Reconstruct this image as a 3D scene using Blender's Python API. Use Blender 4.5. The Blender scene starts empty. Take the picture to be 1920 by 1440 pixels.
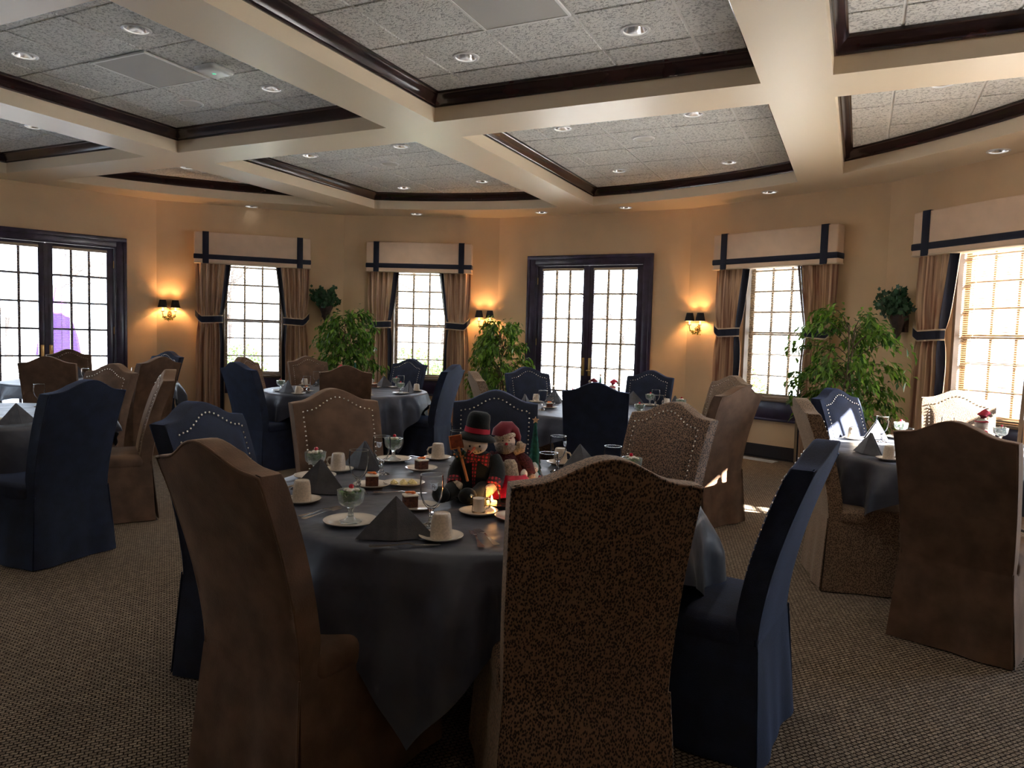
import bpy, bmesh, math, random
from math import sin, cos, pi, radians, sqrt, atan2, exp
from mathutils import Vector, Matrix
from mathutils.geometry import tessellate_polygon
random.seed(7)
scn = bpy.context.scene
COL = scn.collection

# ------------------------------------------------------------------ camera
CAM_H = 1.42
pitch, roll = radians(-3.75), radians(1.6)
F = Vector((0, cos(pitch), sin(pitch)))
U0 = Vector((1, 0, 0)).cross(F)
R_ = Vector((1, 0, 0)) * cos(roll) + U0 * sin(roll)
U_ = -Vector((1, 0, 0)) * sin(roll) + U0 * cos(roll)
cam = bpy.data.cameras.new('camera')
cam.sensor_fit = 'HORIZONTAL'
cam.sensor_width = 36
cam.lens = 36 * 1360 / 1920
cam.clip_end = 300
cob = bpy.data.objects.new('camera', cam)
COL.objects.link(cob)
m = Matrix.Identity(4)
for i in range(3):
    m[i][0], m[i][1], m[i][2] = R_[i], U_[i], -F[i]
m[0][3], m[1][3], m[2][3] = 0, 0, CAM_H
cob.matrix_world = m
scn.camera = cob

# ------------------------------------------------------------------ world, sun, exposure
scn.view_settings.view_transform = 'Standard'
scn.view_settings.look = 'None'
scn.view_settings.gamma = 1
scn.view_settings.use_curve_mapping = False
EXPO = 1.85
scn.view_settings.exposure = EXPO
w = bpy.data.worlds.new('sky')
scn.world = w
w.use_nodes = True
nt = w.node_tree
nt.nodes.clear()
wo = nt.nodes.new('ShaderNodeOutputWorld')
bg = nt.nodes.new('ShaderNodeBackground')
tc = nt.nodes.new('ShaderNodeTexCoord')
sx = nt.nodes.new('ShaderNodeSeparateXYZ')
cr = nt.nodes.new('ShaderNodeValToRGB')
nt.links.new(tc.outputs['Generated'], sx.inputs[0])
mr = nt.nodes.new('ShaderNodeMapRange')
mr.inputs['From Min'].default_value = -1
nt.links.new(sx.outputs['Z'], mr.inputs['Value'])
nt.links.new(mr.outputs[0], cr.inputs[0])
e = cr.color_ramp.elements
e[0].position = 0.0; e[0].color = (0.62, 0.60, 0.55, 1)
e[1].position = 1.0; e[1].color = (0.42, 0.62, 1.0, 1)
q = cr.color_ramp.elements.new(0.49); q.color = (0.66, 0.65, 0.62, 1)
q = cr.color_ramp.elements.new(0.51); q.color = (0.78, 0.89, 1.0, 1)
nt.links.new(cr.outputs[0], bg.inputs['Color'])
SKY = 3.5
bg.inputs['Strength'].default_value = SKY
nt.links.new(bg.outputs[0], wo.inputs[0])
sun = bpy.data.lights.new('sun', 'SUN')
sun.energy = 36
sun.angle = radians(0.6)
sun.color = (1.0, 0.95, 0.86)
so = bpy.data.objects.new('sun', sun)
COL.objects.link(so)
SD = Vector((1.0, -0.58, 0.618)).normalized()
so.rotation_euler = SD.to_track_quat('Z', 'Y').to_euler()
so.location = (8, -8, 7)

# ------------------------------------------------------------------ materials
def new_mat(name):
    mt = bpy.data.materials.new(name)
    mt.use_nodes = True
    return mt, mt.node_tree, mt.node_tree.nodes['Principled BSDF']

def setp(p, **k):
    for a, v in k.items():
        p.inputs[a.replace('_', ' ')].default_value = v

def mat(name, col, rough=0.6, metal=0.0, bump=0, bscale=80, var=0, vscale=6, sheen=0, spec=0.5, coat=0, emit=None, estr=0, col2=None, det=3, trans=0):
    mt, t, p = new_mat(name)
    setp(p, Base_Color=(*col, 1), Roughness=rough, Metallic=metal)
    p.inputs['Specular IOR Level'].default_value = spec
    if sheen:
        p.inputs['Sheen Weight'].default_value = sheen
        p.inputs['Sheen Roughness'].default_value = 0.35
    if coat:
        p.inputs['Coat Weight'].default_value = coat
        p.inputs['Coat Roughness'].default_value = 0.15
    if emit:
        p.inputs['Emission Color'].default_value = (*emit, 1)
        p.inputs['Emission Strength'].default_value = estr
    if var or bump:
        co = t.nodes.new('ShaderNodeTexCoord')
    if var or col2:
        n = t.nodes.new('ShaderNodeTexNoise')
        n.inputs['Scale'].default_value = vscale
        n.inputs['Detail'].default_value = det
        if not (var or bump):
            co = t.nodes.new('ShaderNodeTexCoord')
        t.links.new(co.outputs['Object'], n.inputs['Vector'])
        r = t.nodes.new('ShaderNodeValToRGB')
        c2 = col2 or tuple(min(1, c * (1 + var)) for c in col)
        c1 = tuple(c * (1 - var) for c in col)
        r.color_ramp.elements[0].position = 0.35
        r.color_ramp.elements[1].position = 0.65
        r.color_ramp.elements[0].color = (*c1, 1)
        r.color_ramp.elements[1].color = (*c2, 1)
        t.links.new(n.outputs['Fac'], r.inputs[0])
        t.links.new(r.outputs[0], p.inputs['Base Color'])
    if bump:
        n2 = t.nodes.new('ShaderNodeTexNoise')
        n2.inputs['Scale'].default_value = bscale
        n2.inputs['Detail'].default_value = 2
        t.links.new(co.outputs['Object'], n2.inputs['Vector'])
        b = t.nodes.new('ShaderNodeBump')
        b.inputs['Strength'].default_value = bump
        b.inputs['Distance'].default_value = 0.01
        t.links.new(n2.outputs['Fac'], b.inputs['Height'])
        t.links.new(b.outputs[0], p.inputs['Normal'])
    if trans:
        o = t.nodes['Material Output']
        tr = t.nodes.new('ShaderNodeBsdfTranslucent')
        tr.inputs[0].default_value = (*col, 1)
        mx = t.nodes.new('ShaderNodeMixShader')
        mx.inputs[0].default_value = trans
        t.links.new(p.outputs[0], mx.inputs[1])
        t.links.new(tr.outputs[0], mx.inputs[2])
        t.links.new(mx.outputs[0], o.inputs[0])
    return mt

def leopard_mat(name, base, dark, scale=150):
    mt, t, p = new_mat(name)
    setp(p, Roughness=0.7)
    p.inputs['Sheen Weight'].default_value = 0.5
    p.inputs['Sheen Roughness'].default_value = 0.4
    p.inputs['Sheen Tint'].default_value = (0.8, 0.65, 0.5, 1)
    co = t.nodes.new('ShaderNodeTexCoord')
    mp = t.nodes.new('ShaderNodeMapping')
    mp.inputs['Scale'].default_value = (1, 0.7, 0.62)
    v = t.nodes.new('ShaderNodeTexVoronoi')
    v.inputs['Scale'].default_value = scale
    t.links.new(co.outputs['Object'], mp.inputs[0])
    t.links.new(mp.outputs[0], v.inputs['Vector'])
    r = t.nodes.new('ShaderNodeValToRGB')
    r.color_ramp.elements[0].position = 0.36
    r.color_ramp.elements[1].position = 0.58
    r.color_ramp.elements[0].color = (*dark, 1)
    r.color_ramp.elements[1].color = (*base, 1)
    t.links.new(v.outputs['Distance'], r.inputs[0])
    t.links.new(r.outputs[0], p.inputs['Base Color'])
    b = t.nodes.new('ShaderNodeBump')
    b.inputs['Strength'].default_value = 0.5
    b.inputs['Distance'].default_value = 0.003
    t.links.new(v.outputs['Distance'], b.inputs['Height'])
    t.links.new(b.outputs[0], p.inputs['Normal'])
    return mt

def thin_glass(name, tint=(1, 1, 1), gl=0.08):
    mt = bpy.data.materials.new(name)
    mt.use_nodes = True
    t = mt.node_tree
    t.nodes.clear()
    o = t.nodes.new('ShaderNodeOutputMaterial')
    a = t.nodes.new('ShaderNodeBsdfTransparent')
    a.inputs[0].default_value = (*tint, 1)
    g = t.nodes.new('ShaderNodeBsdfGlossy')
    g.inputs['Roughness'].default_value = 0.03 if 'window' in name else 0.12
    lw = t.nodes.new('ShaderNodeLayerWeight')
    lw.inputs[0].default_value = gl
    mx = t.nodes.new('ShaderNodeMixShader')
    t.links.new(lw.outputs['Fresnel'], mx.inputs[0])
    t.links.new(a.outputs[0], mx.inputs[1])
    t.links.new(g.outputs[0], mx.inputs[2])
    t.links.new(mx.outputs[0], o.inputs[0])
    return mt

def carpet_mat():
    mt, t, p = new_mat('carpet')
    setp(p, Roughness=0.95)
    p.inputs['Specular IOR Level'].default_value = 0.1
    co = t.nodes.new('ShaderNodeTexCoord')
    mp = t.nodes.new('ShaderNodeMapping')
    mp.inputs['Rotation'].default_value = (0, 0, radians(-25.5))
    t.links.new(co.outputs['Object'], mp.inputs[0])
    br = t.nodes.new('ShaderNodeTexBrick')
    br.inputs['Scale'].default_value = 1.0
    br.inputs['Brick Width'].default_value = 0.026
    br.inputs['Row Height'].default_value = 0.017
    br.inputs['Mortar Size'].default_value = 0.0028
    br.inputs['Mortar Smooth'].default_value = 0.5
    br.inputs['Color1'].default_value = (0.38, 0.30, 0.22, 1)
    br.inputs['Color2'].default_value = (0.26, 0.20, 0.15, 1)
    br.inputs['Mortar'].default_value = (0.035, 0.024, 0.017, 1)
    nz = t.nodes.new('ShaderNodeTexNoise')
    nz.inputs['Scale'].default_value = 160
    t.links.new(mp.outputs[0], nz.inputs['Vector'])
    va = t.nodes.new('ShaderNodeVectorMath')
    va.operation = 'MULTIPLY_ADD'
    va.inputs[1].default_value = (0.008, 0.008, 0)
    t.links.new(nz.outputs['Color'], va.inputs[0])
    t.links.new(mp.outputs[0], va.inputs[2])
    t.links.new(va.outputs[0], br.inputs['Vector'])
    n2 = t.nodes.new('ShaderNodeTexNoise')
    n2.inputs['Scale'].default_value = 220
    n2.inputs['Detail'].default_value = 2
    t.links.new(mp.outputs[0], n2.inputs['Vector'])
    mx = t.nodes.new('ShaderNodeMix')
    mx.data_type = 'RGBA'
    mx.blend_type = 'MULTIPLY'
    mx.inputs[0].default_value = 0.75
    r = t.nodes.new('ShaderNodeValToRGB')
    r.color_ramp.elements[0].position = 0.3
    r.color_ramp.elements[1].position = 0.7
    r.color_ramp.elements[0].color = (0.25, 0.25, 0.25, 1)
    r.color_ramp.elements[1].color = (1.5, 1.5, 1.5, 1)
    t.links.new(n2.outputs['Fac'], r.inputs[0])
    t.links.new(br.outputs['Color'], mx.inputs[6])
    t.links.new(r.outputs[0], mx.inputs[7])
    t.links.new(mx.outputs[2], p.inputs['Base Color'])
    b = t.nodes.new('ShaderNodeBump')
    b.inputs['Strength'].default_value = 0.9
    b.inputs['Distance'].default_value = 0.006
    ad = t.nodes.new('ShaderNodeMath')
    ad.operation = 'ADD'
    inv = t.nodes.new('ShaderNodeMath')
    inv.operation = 'MULTIPLY_ADD'
    inv.inputs[1].default_value = -1
    inv.inputs[2].default_value = 1
    t.links.new(br.outputs['Fac'], inv.inputs[0])
    t.links.new(inv.outputs[0], ad.inputs[0])
    t.links.new(n2.outputs['Fac'], ad.inputs[1])
    t.links.new(ad.outputs[0], b.inputs['Height'])
    t.links.new(b.outputs[0], p.inputs['Normal'])
    return mt

def tile_mat():
    mt, t, p = new_mat('acoustic_tile')
    setp(p, Roughness=0.95)
    co = t.nodes.new('ShaderNodeTexCoord')
    n = t.nodes.new('ShaderNodeTexNoise')
    n.inputs['Scale'].default_value = 54
    n.inputs['Detail'].default_value = 2.5
    n.inputs['Distortion'].default_value = 0.7
    t.links.new(co.outputs['Object'], n.inputs['Vector'])
    r = t.nodes.new('ShaderNodeValToRGB')
    r.color_ramp.elements[0].position = 0.36
    r.color_ramp.elements[1].position = 0.52
    r.color_ramp.elements[0].color = (0.46, 0.455, 0.43, 1)
    r.color_ramp.elements[1].color = (0.82, 0.81, 0.77, 1)
    t.links.new(n.outputs['Fac'], r.inputs[0])
    t.links.new(r.outputs[0], p.inputs['Base Color'])
    b = t.nodes.new('ShaderNodeBump')
    b.inputs['Strength'].default_value = 1.0
    b.inputs['Distance'].default_value = 0.012
    t.links.new(r.outputs[0], b.inputs['Height'])
    t.links.new(b.outputs[0], p.inputs['Normal'])
    return mt

def leaf_mat(name, c1, c2, trans=0.35, rough=0.35):
    mt, t, p = new_mat(name)
    setp(p, Roughness=rough)
    g = t.nodes.new('ShaderNodeNewGeometry')
    r = t.nodes.new('ShaderNodeValToRGB')
    r.color_ramp.elements[0].color = (*c1, 1)
    r.color_ramp.elements[1].color = (*c2, 1)
    t.links.new(g.outputs['Random Per Island'], r.inputs[0])
    t.links.new(r.outputs[0], p.inputs['Base Color'])
    o = t.nodes['Material Output']
    tr = t.nodes.new('ShaderNodeBsdfTranslucent')
    t.links.new(r.outputs[0], tr.inputs[0])
    mx = t.nodes.new('ShaderNodeMixShader')
    mx.inputs[0].default_value = trans
    t.links.new(p.outputs[0], mx.inputs[1])
    t.links.new(tr.outputs[0], mx.inputs[2])
    t.links.new(mx.outputs[0], o.inputs[0])
    return mt

def plaid_mat(name, c1, c2, scale=60):
    mt, t, p = new_mat(name)
    setp(p, Roughness=0.7)
    co = t.nodes.new('ShaderNodeTexCoord')
    ch = t.nodes.new('ShaderNodeTexWave')
    ch.inputs['Scale'].default_value = scale
    ch2 = t.nodes.new('ShaderNodeTexWave')
    ch2.bands_direction = 'Z'
    ch2.inputs['Scale'].default_value = scale
    t.links.new(co.outputs['Object'], ch.inputs['Vector'])
    t.links.new(co.outputs['Object'], ch2.inputs['Vector'])
    mm = t.nodes.new('ShaderNodeMath')
    mm.operation = 'MULTIPLY'
    t.links.new(ch.outputs['Fac'], mm.inputs[0])
    t.links.new(ch2.outputs['Fac'], mm.inputs[1])
    r = t.nodes.new('ShaderNodeValToRGB')
    r.color_ramp.elements[0].position = 0.15
    r.color_ramp.elements[1].position = 0.4
    r.color_ramp.elements[0].color = (*c2, 1)
    r.color_ramp.elements[1].color = (*c1, 1)
    t.links.new(mm.outputs[0], r.inputs[0])
    t.links.new(r.outputs[0], p.inputs['Base Color'])
    return mt

def wave_stripe_mat(name, c1, c2, scale, rough=0.75):
    mt, t, p = new_mat(name)
    setp(p, Roughness=rough)
    p.inputs['Sheen Weight'].default_value = 0.2
    co = t.nodes.new('ShaderNodeTexCoord')
    n = t.nodes.new('ShaderNodeTexNoise')
    mp = t.nodes.new('ShaderNodeMapping')
    mp.inputs['Scale'].default_value = (scale, scale, 0.6)
    t.links.new(co.outputs['Object'], mp.inputs[0])
    t.links.new(mp.outputs[0], n.inputs['Vector'])
    n.inputs['Scale'].default_value = 1
    r = t.nodes.new('ShaderNodeValToRGB')
    r.color_ramp.elements[0].position = 0.35
    r.color_ramp.elements[1].position = 0.6
    r.color_ramp.elements[0].color = (*c1, 1)
    r.color_ramp.elements[1].color = (*c2, 1)
    t.links.new(n.outputs['Fac'], r.inputs[0])
    t.links.new(r.outputs[0], p.inputs['Base Color'])
    return mt

M = {}
M['wall'] = mat('wall_plaster', (0.70, 0.505, 0.315), 0.85, var=0.06, vscale=1.5, bump=0.15, bscale=120)
M['soffit'] = mat('soffit_paint', (0.80, 0.665, 0.49), 0.42, bump=0.02, bscale=60, spec=0.35)
M['tile'] = tile_mat()
M['tbar'] = mat('tee_grid', (0.88, 0.87, 0.84), 0.5)
M['crown'] = mat('cherry_crown', (0.028, 0.010, 0.010), 0.22, coat=0.5, var=0.5, vscale=5)
M['trimwood'] = mat('dark_casing', (0.032, 0.021, 0.055), 0.35, coat=0.25, var=0.3, vscale=8)
M['base'] = mat('baseboard', (0.018, 0.014, 0.016), 0.4)
M['carpet'] = carpet_mat()
M['navy'] = mat('navy_velvet', (0.006, 0.012, 0.036), 0.8, sheen=0.3, bump=0.25, bscale=260, var=0.25, vscale=14)
M['navy'].node_tree.nodes['Principled BSDF'].inputs['Sheen Tint'].default_value = (0.22, 0.4, 0.95, 1)
M['brown'] = mat('brown_suede', (0.135, 0.075, 0.045), 0.85, sheen=0.45, bump=0.15, bscale=180, var=0.28, vscale=9)
M['brown'].node_tree.nodes['Principled BSDF'].inputs['Sheen Tint'].default_value = (0.9, 0.65, 0.45, 1)
M['leopard'] = leopard_mat('pebbled_brown', (0.25, 0.145, 0.09), (0.016, 0.010, 0.008), 185)
M['pebble'] = leopard_mat('pebbled_tan', (0.27, 0.18, 0.115), (0.075, 0.045, 0.028), 210)
M['nail'] = mat('nailhead', (0.85, 0.82, 0.76), 0.22, 1.0)
M['cloth'] = mat('charcoal_satin', (0.054, 0.060, 0.086), 0.42, sheen=0.12, spec=0.4, var=0.18, vscale=7, bump=0.9, bscale=8)
M['napkin'] = mat('charcoal_napkin', (0.075, 0.077, 0.092), 0.6, sheen=0.3, var=0.2, vscale=25, bump=0.25, bscale=300)
M['valance'] = mat('valance_fabric', (0.76, 0.565, 0.42), 0.85, bump=0.1, bscale=300, var=0.04)
M['band'] = mat('navy_band', (0.010, 0.013, 0.035), 0.8, sheen=0.15)
M['curtain'] = wave_stripe_mat('striped_curtain', (0.34, 0.17, 0.12), (0.86, 0.66, 0.48), 34)
M['piping'] = mat('cream_piping', (0.66, 0.52, 0.38), 0.8)
M['slat'] = mat('blind_slat', (0.36, 0.25, 0.14), 0.45, trans=0.12)
M['headrail'] = mat('blind_rail', (0.52, 0.42, 0.32), 0.5)
M['mullion'] = mat('sash_paint', (0.20, 0.145, 0.10), 0.5)
M['pane'] = thin_glass('window_glass')
M['goblet'] = thin_glass('goblet_glass', (0.98, 0.985, 0.99), 0.07)
M['crystal'] = mat('cut_glass', (0.85, 0.92, 0.92), 0.12, spec=0.8)
M['crystal'].node_tree.nodes['Principled BSDF'].inputs['Transmission Weight'].default_value = 0.82
M['solidglass'] = mat('solid_glass', (0.95, 0.97, 1.0), 0.02)
M['solidglass'].node_tree.nodes['Principled BSDF'].inputs['Transmission Weight'].default_value = 1.0
M['brass'] = mat('brass', (0.75, 0.55, 0.25), 0.28, 1.0)
M['steel'] = mat('flatware', (0.82, 0.80, 0.78), 0.18, 1.0)
M['chrome'] = mat('chrome_reflector', (0.86, 0.86, 0.88), 0.16, 1.0)
M['canring'] = mat('can_trim', (0.78, 0.77, 0.75), 0.3)
M['canbulb'] = mat('can_bulb', (0.8, 0.8, 0.8), 0.4, emit=(1, 0.96, 0.9), estr=1.2)
M['china'] = mat('cream_china', (0.74, 0.67, 0.58), 0.22, coat=0.4)
M['mug'] = mat('speckled_mug', (0.66, 0.57, 0.47), 0.28, coat=0.3, var=0.12, vscale=160)
M['white'] = mat('white_plastic', (0.78, 0.79, 0.78), 0.35)
M['vent'] = mat('vent_mesh', (0.50, 0.48, 0.44), 0.6, bump=0.3, bscale=400)
M['speaker'] = mat('speaker_grille', (0.62, 0.60, 0.55), 0.6, bump=0.3, bscale=500)
M['lettuce'] = leaf_mat('lettuce', (0.03, 0.13, 0.015), (0.16, 0.36, 0.05), 0.2)
M['cream'] = mat('cream', (0.82, 0.76, 0.66), 0.5)
M['cherry'] = mat('cherry_red', (0.55, 0.01, 0.03), 0.15, coat=0.6)
M['choc'] = mat('chocolate_cake', (0.095, 0.030, 0.018), 0.85, bump=0.8, bscale=220, var=0.4, vscale=90)
M['orange'] = mat('orange_garnish', (0.85, 0.22, 0.04), 0.4)
M['butter'] = mat('butter', (0.82, 0.70, 0.34), 0.4)
M['milk'] = mat('milk', (0.85, 0.87, 0.9), 0.3)
M['ficus'] = leaf_mat('ficus_leaf', (0.02, 0.085, 0.010), (0.19, 0.36, 0.035), 0.3)
M['ivy'] = leaf_mat('ivy_leaf', (0.008, 0.045, 0.018), (0.035, 0.125, 0.045), 0.15)
M['bark'] = mat('bark', (0.12, 0.085, 0.055), 0.9, bump=0.5, bscale=60)
M['basket'] = mat('wicker', (0.22, 0.13, 0.06), 0.8, bump=1.0, bscale=70, var=0.4, vscale=60)
M['corbel'] = mat('corbel_wood', (0.045, 0.022, 0.018), 0.5, bump=0.8, bscale=40, var=0.4, vscale=20)
M['shade'] = mat('black_shade', (0.012, 0.012, 0.016), 0.7)
M['shadein'] = mat('shade_lining', (0.85, 0.75, 0.55), 0.6)
M['bronze'] = mat('bronze', (0.16, 0.11, 0.04), 0.45, 0.7)
M['bulb'] = mat('lit_bulb', (1, 0.8, 0.5), 0.4, emit=(1.0, 0.62, 0.25), estr=40)
M['candlesleeve'] = mat('candle_sleeve', (0.8, 0.7, 0.5), 0.6, emit=(1.0, 0.6, 0.2), estr=1.2)
M['grapes'] = mat('enamel_leaves', (0.22, 0.22, 0.05), 0.5, var=0.5, vscale=30)
M['blackfelt'] = mat('black_felt', (0.010, 0.014, 0.016), 0.95, sheen=0.25, bump=0.3, bscale=300)
M['whitefelt'] = mat('cream_felt', (0.80, 0.68, 0.56), 0.9, bump=0.2, bscale=200)
M['redfelt'] = mat('red_felt', (0.50, 0.02, 0.05), 0.85)
M['burgundy'] = mat('burgundy_velvet', (0.20, 0.012, 0.03), 0.8, sheen=0.5)
M['plaid'] = plaid_mat('red_plaid', (0.48, 0.02, 0.04), (0.06, 0.01, 0.012), 22)
M['redsatin'] = mat('red_satin', (0.60, 0.015, 0.06), 0.38, var=0.3, vscale=40)
M['tweed'] = mat('burgundy_tweed', (0.085, 0.02, 0.03), 0.9, bump=0.6, bscale=300, var=0.5, vscale=150)
M['fur'] = mat('cream_fur', (0.62, 0.52, 0.40), 1.0, bump=1.0, bscale=220, var=0.3, vscale=90, sheen=0.4)
M['greyfur'] = mat('grey_fur', (0.38, 0.33, 0.30), 1.0, bump=1.0, bscale=220, var=0.3, vscale=90, sheen=0.4)
M['carrot'] = mat('carrot_nose', (0.55, 0.09, 0.02), 0.6)
M['copper'] = mat('copper_blade', (0.28, 0.065, 0.03), 0.4, 0.3, var=0.3, vscale=50)
M['handlewood'] = mat('orange_handle', (0.55, 0.19, 0.05), 0.6)
M['treefelt'] = mat('green_felt', (0.015, 0.115, 0.085), 0.95, bump=0.4, bscale=200, var=0.3, vscale=60)
M['needle'] = leaf_mat('needle', (0.005, 0.03, 0.01), (0.02, 0.08, 0.03), 0.0, 0.8)
M['star'] = mat('wood_star', (0.72, 0.52, 0.32), 0.6)
M['tray'] = mat('black_tray', (0.01, 0.012, 0.014), 0.12, coat=0.6)
M['votive'] = thin_glass('votive_glass', (1.0, 0.95, 0.90), 0.10)
M['wax'] = mat('wax', (0.9, 0.6, 0.2), 0.5, emit=(1.0, 0.55, 0.12), estr=1.6)
M['flame'] = mat('flame', (1, 0.7, 0.3), 0.5, emit=(1.0, 0.55, 0.18), estr=35)
M['icewhite'] = mat('white_glaze', (0.70, 0.72, 0.70), 0.4, var=0.15, vscale=60)
M['paleblue'] = mat('pale_blue_glaze', (0.38, 0.50, 0.52), 0.5, var=0.2, vscale=50)
M['led'] = mat('status_light', (0.2, 0.8, 0.5), 0.4, emit=(0.2, 1.0, 0.6), estr=0.15)
M['patio'] = mat('patio', (0.50, 0.48, 0.44), 0.9, var=0.1, vscale=0.8)
M['lawn'] = mat('lawn', (0.16, 0.20, 0.06), 0.95, var=0.3, vscale=0.7)
M['hedge'] = leaf_mat('hedge_leaf', (0.03, 0.10, 0.015), (0.20, 0.28, 0.05), 0.3, 0.6)
M['twig'] = mat('bare_twig', (0.16, 0.12, 0.10), 0.9)
M['umbrella'] = mat('purple_canvas', (0.16, 0.06, 0.22), 0.8, trans=0.3)
M['siding'] = mat('grey_siding', (0.55, 0.58, 0.60), 0.8)
M['wood'] = mat('table_plywood', (0.20, 0.13, 0.07), 0.7)
M['etch'] = mat('etched_mark', (0.72, 0.82, 0.95), 0.8, trans=0.5)
M['darkline'] = mat('mark_dark', (0.03, 0.03, 0.05), 0.8)

# ------------------------------------------------------------------ mesh helpers
def shade(bm, ang=38):
    a = radians(ang)
    for f in bm.faces:
        f.smooth = True
    for ed in bm.edges:
        if len(ed.link_faces) == 2:
            if ed.calc_face_angle(0) > a:
                ed.smooth = False

class MB:
    def __init__(s):
        s.bm = bmesh.new()
        s.T = Matrix.Identity(4)
        s.mi = 0
    def v(s, p):
        return s.bm.verts.new(s.T @ Vector(p))
    def f(s, vs):
        try:
            fc = s.bm.faces.new(vs)
            fc.material_index = s.mi
            return fc
        except ValueError:
            return None
    def box(s, x0, x1, y0, y1, z0, z1, bev=0, seg=2):
        vs = [s.v((x, y, z)) for z in (z0, z1) for y in (y0, y1) for x in (x0, x1)]
        fs = [s.f([vs[i] for i in q]) for q in ((0, 2, 3, 1), (4, 5, 7, 6), (0, 1, 5, 4), (2, 6, 7, 3), (0, 4, 6, 2), (1, 3, 7, 5))]
        if bev:
            es = list({e for fc in fs for e in fc.edges})
            bmesh.ops.bevel(s.bm, geom=es, offset=bev, segments=seg, affect='EDGES', profile=0.5)
        return s
    def lathe(s, prof, n=24, c=(0, 0, 0), flute=0, nf=0, cap0=False, cap1=False, sx=1, sy=1):
        rings = []
        for r, z in prof:
            ring = []
            for i in range(n):
                a = 2 * pi * i / n
                rr = r * (1 + (flute * cos(nf * a) if nf else 0))
                ring.append(s.v((c[0] + rr * cos(a) * sx, c[1] + rr * sin(a) * sy, c[2] + z)))
            rings.append(ring)
        for k in range(len(rings) - 1):
            A, B = rings[k], rings[k + 1]
            for i in range(n):
                j = (i + 1) % n
                s.f([A[i], A[j], B[j], B[i]])
        if cap0:
            s.f(list(reversed(rings[0])))
        if cap1:
            s.f(rings[-1])
        return s
    def tube(s, pts, r, n=8, cap=True):
        pts = [Vector(p) for p in pts]
        rs = r if isinstance(r, (list, tuple)) else [r] * len(pts)
        rings = []
        up = Vector((0, 0, 1))
        for i, p in enumerate(pts):
            d = (pts[min(i + 1, len(pts) - 1)] - pts[max(i - 1, 0)]).normalized()
            a = d.cross(up)
            if a.length < 1e-3:
                a = d.cross(Vector((1, 0, 0)))
            a.normalize()
            b = d.cross(a)
            rings.append([s.v(p + a * rs[i] * cos(2 * pi * k / n) + b * rs[i] * sin(2 * pi * k / n)) for k in range(n)])
        for A, B in zip(rings, rings[1:]):
            for k in range(n):
                j = (k + 1) % n
                s.f([A[k], A[j], B[j], B[k]])
        if cap:
            s.f(list(reversed(rings[0])))
            s.f(rings[-1])
        return s
    def ell(s, c, r, n=14, rot=None, m=None):
        # ellipsoid
        rx, ry, rz = r if isinstance(r, (tuple, list)) else (r, r, r)
        m = m or max(6, n // 2 + 1)
        Rm = rot.to_matrix() if rot is not None else Matrix.Identity(3)
        top = bot = None
        rings = []
        for k in range(1, m):
            t = pi * k / m
            rings.append([s.v(Vector(c) + Rm @ Vector((rx * sin(t) * cos(2 * pi * i / n), ry * sin(t) * sin(2 * pi * i / n), rz * cos(t)))) for i in range(n)])
        top = s.v(Vector(c) + Rm @ Vector((0, 0, rz)))
        bot = s.v(Vector(c) + Rm @ Vector((0, 0, -rz)))
        for i in range(n):
            j = (i + 1) % n
            s.f([top, rings[0][i], rings[0][j]])
            s.f([bot, rings[-1][j], rings[-1][i]])
        for A, B in zip(rings, rings[1:]):
            for i in range(n):
                j = (i + 1) % n
                s.f([A[i], B[i], B[j], A[j]])
        return s
    def grid(s, fn, nu, nv, closeu=False):
        g = [[s.v(fn(i / nu, j / nv)) for j in range(nv + 1)] for i in range(nu + (0 if closeu else 1))]
        N = len(g)
        for i in range(nu):
            for j in range(nv):
                a, b = g[i], g[(i + 1) % N]
                s.f([a[j], b[j], b[j + 1], a[j + 1]])
        return g
    def slab(s, poly, z0, z1):
        """closed prism from a 2-D outline"""
        lo = [s.v((x, y, z0)) for x, y in poly]
        hi = [s.v((x, y, z1)) for x, y in poly]
        n = len(poly)
        s.f(list(reversed(lo)))
        s.f(hi)
        for i in range(n):
            j = (i + 1) % n
            s.f([lo[i], lo[j], hi[j], hi[i]])
        return s
    def fill(s, polys, z, flip=False):
        tri = tessellate_polygon([[Vector((x, y, 0)) for x, y in p] for p in polys])
        vs = [s.v((x, y, z)) for p in polys for x, y in p]
        for t in tri:
            a, b, c = [vs[i] for i in t]
            s.f([a, b, c])
        return s
    def build(s, name, mt, parent=None, ang=38, recalc=True, loc=None, rotz=None, label=None, **props):
        if recalc:
            bmesh.ops.recalc_face_normals(s.bm, faces=s.bm.faces)
        shade(s.bm, ang)
        me = bpy.data.meshes.new(name)
        s.bm.to_mesh(me)
        s.bm.free()
        for q in (mt if isinstance(mt, (list, tuple)) else [mt]):
            me.materials.append(M[q] if isinstance(q, str) else q)
        o = bpy.data.objects.new(name, me)
        COL.objects.link(o)
        if parent is not None:
            o.parent = parent
        if loc is not None:
            o.location = loc
        if rotz is not None:
            o.rotation_euler = (0, 0, rotz)
        if label:
            o['label'] = label
        for k, v in props.items():
            o[k] = v
        return o

def thing(name, label, cat, loc=(0, 0, 0), rotz=0.0, group=None, kind=None):
    o = bpy.data.objects.new(name, None)
    o.empty_display_size = 0.1
    COL.objects.link(o)
    o.location = loc
    o.rotation_euler = (0, 0, rotz)
    if label:
        o['label'] = label
    if cat:
        o['category'] = cat
    if group:
        o['group'] = group
    if kind:
        o['kind'] = kind
    return o

KIDS = {}
def dup(root, loc, rotz, label=None, group=None):
    def rec(o, parent):
        c = o.copy()
        COL.objects.link(c)
        c.parent = parent
        for ch in o.children:
            rec(ch, c)
        return c
    r = rec(root, None)
    r.location = loc
    r.rotation_euler = (0, 0, rotz)
    if label:
        r['label'] = label
    if group:
        r['group'] = group
    return r

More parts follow.
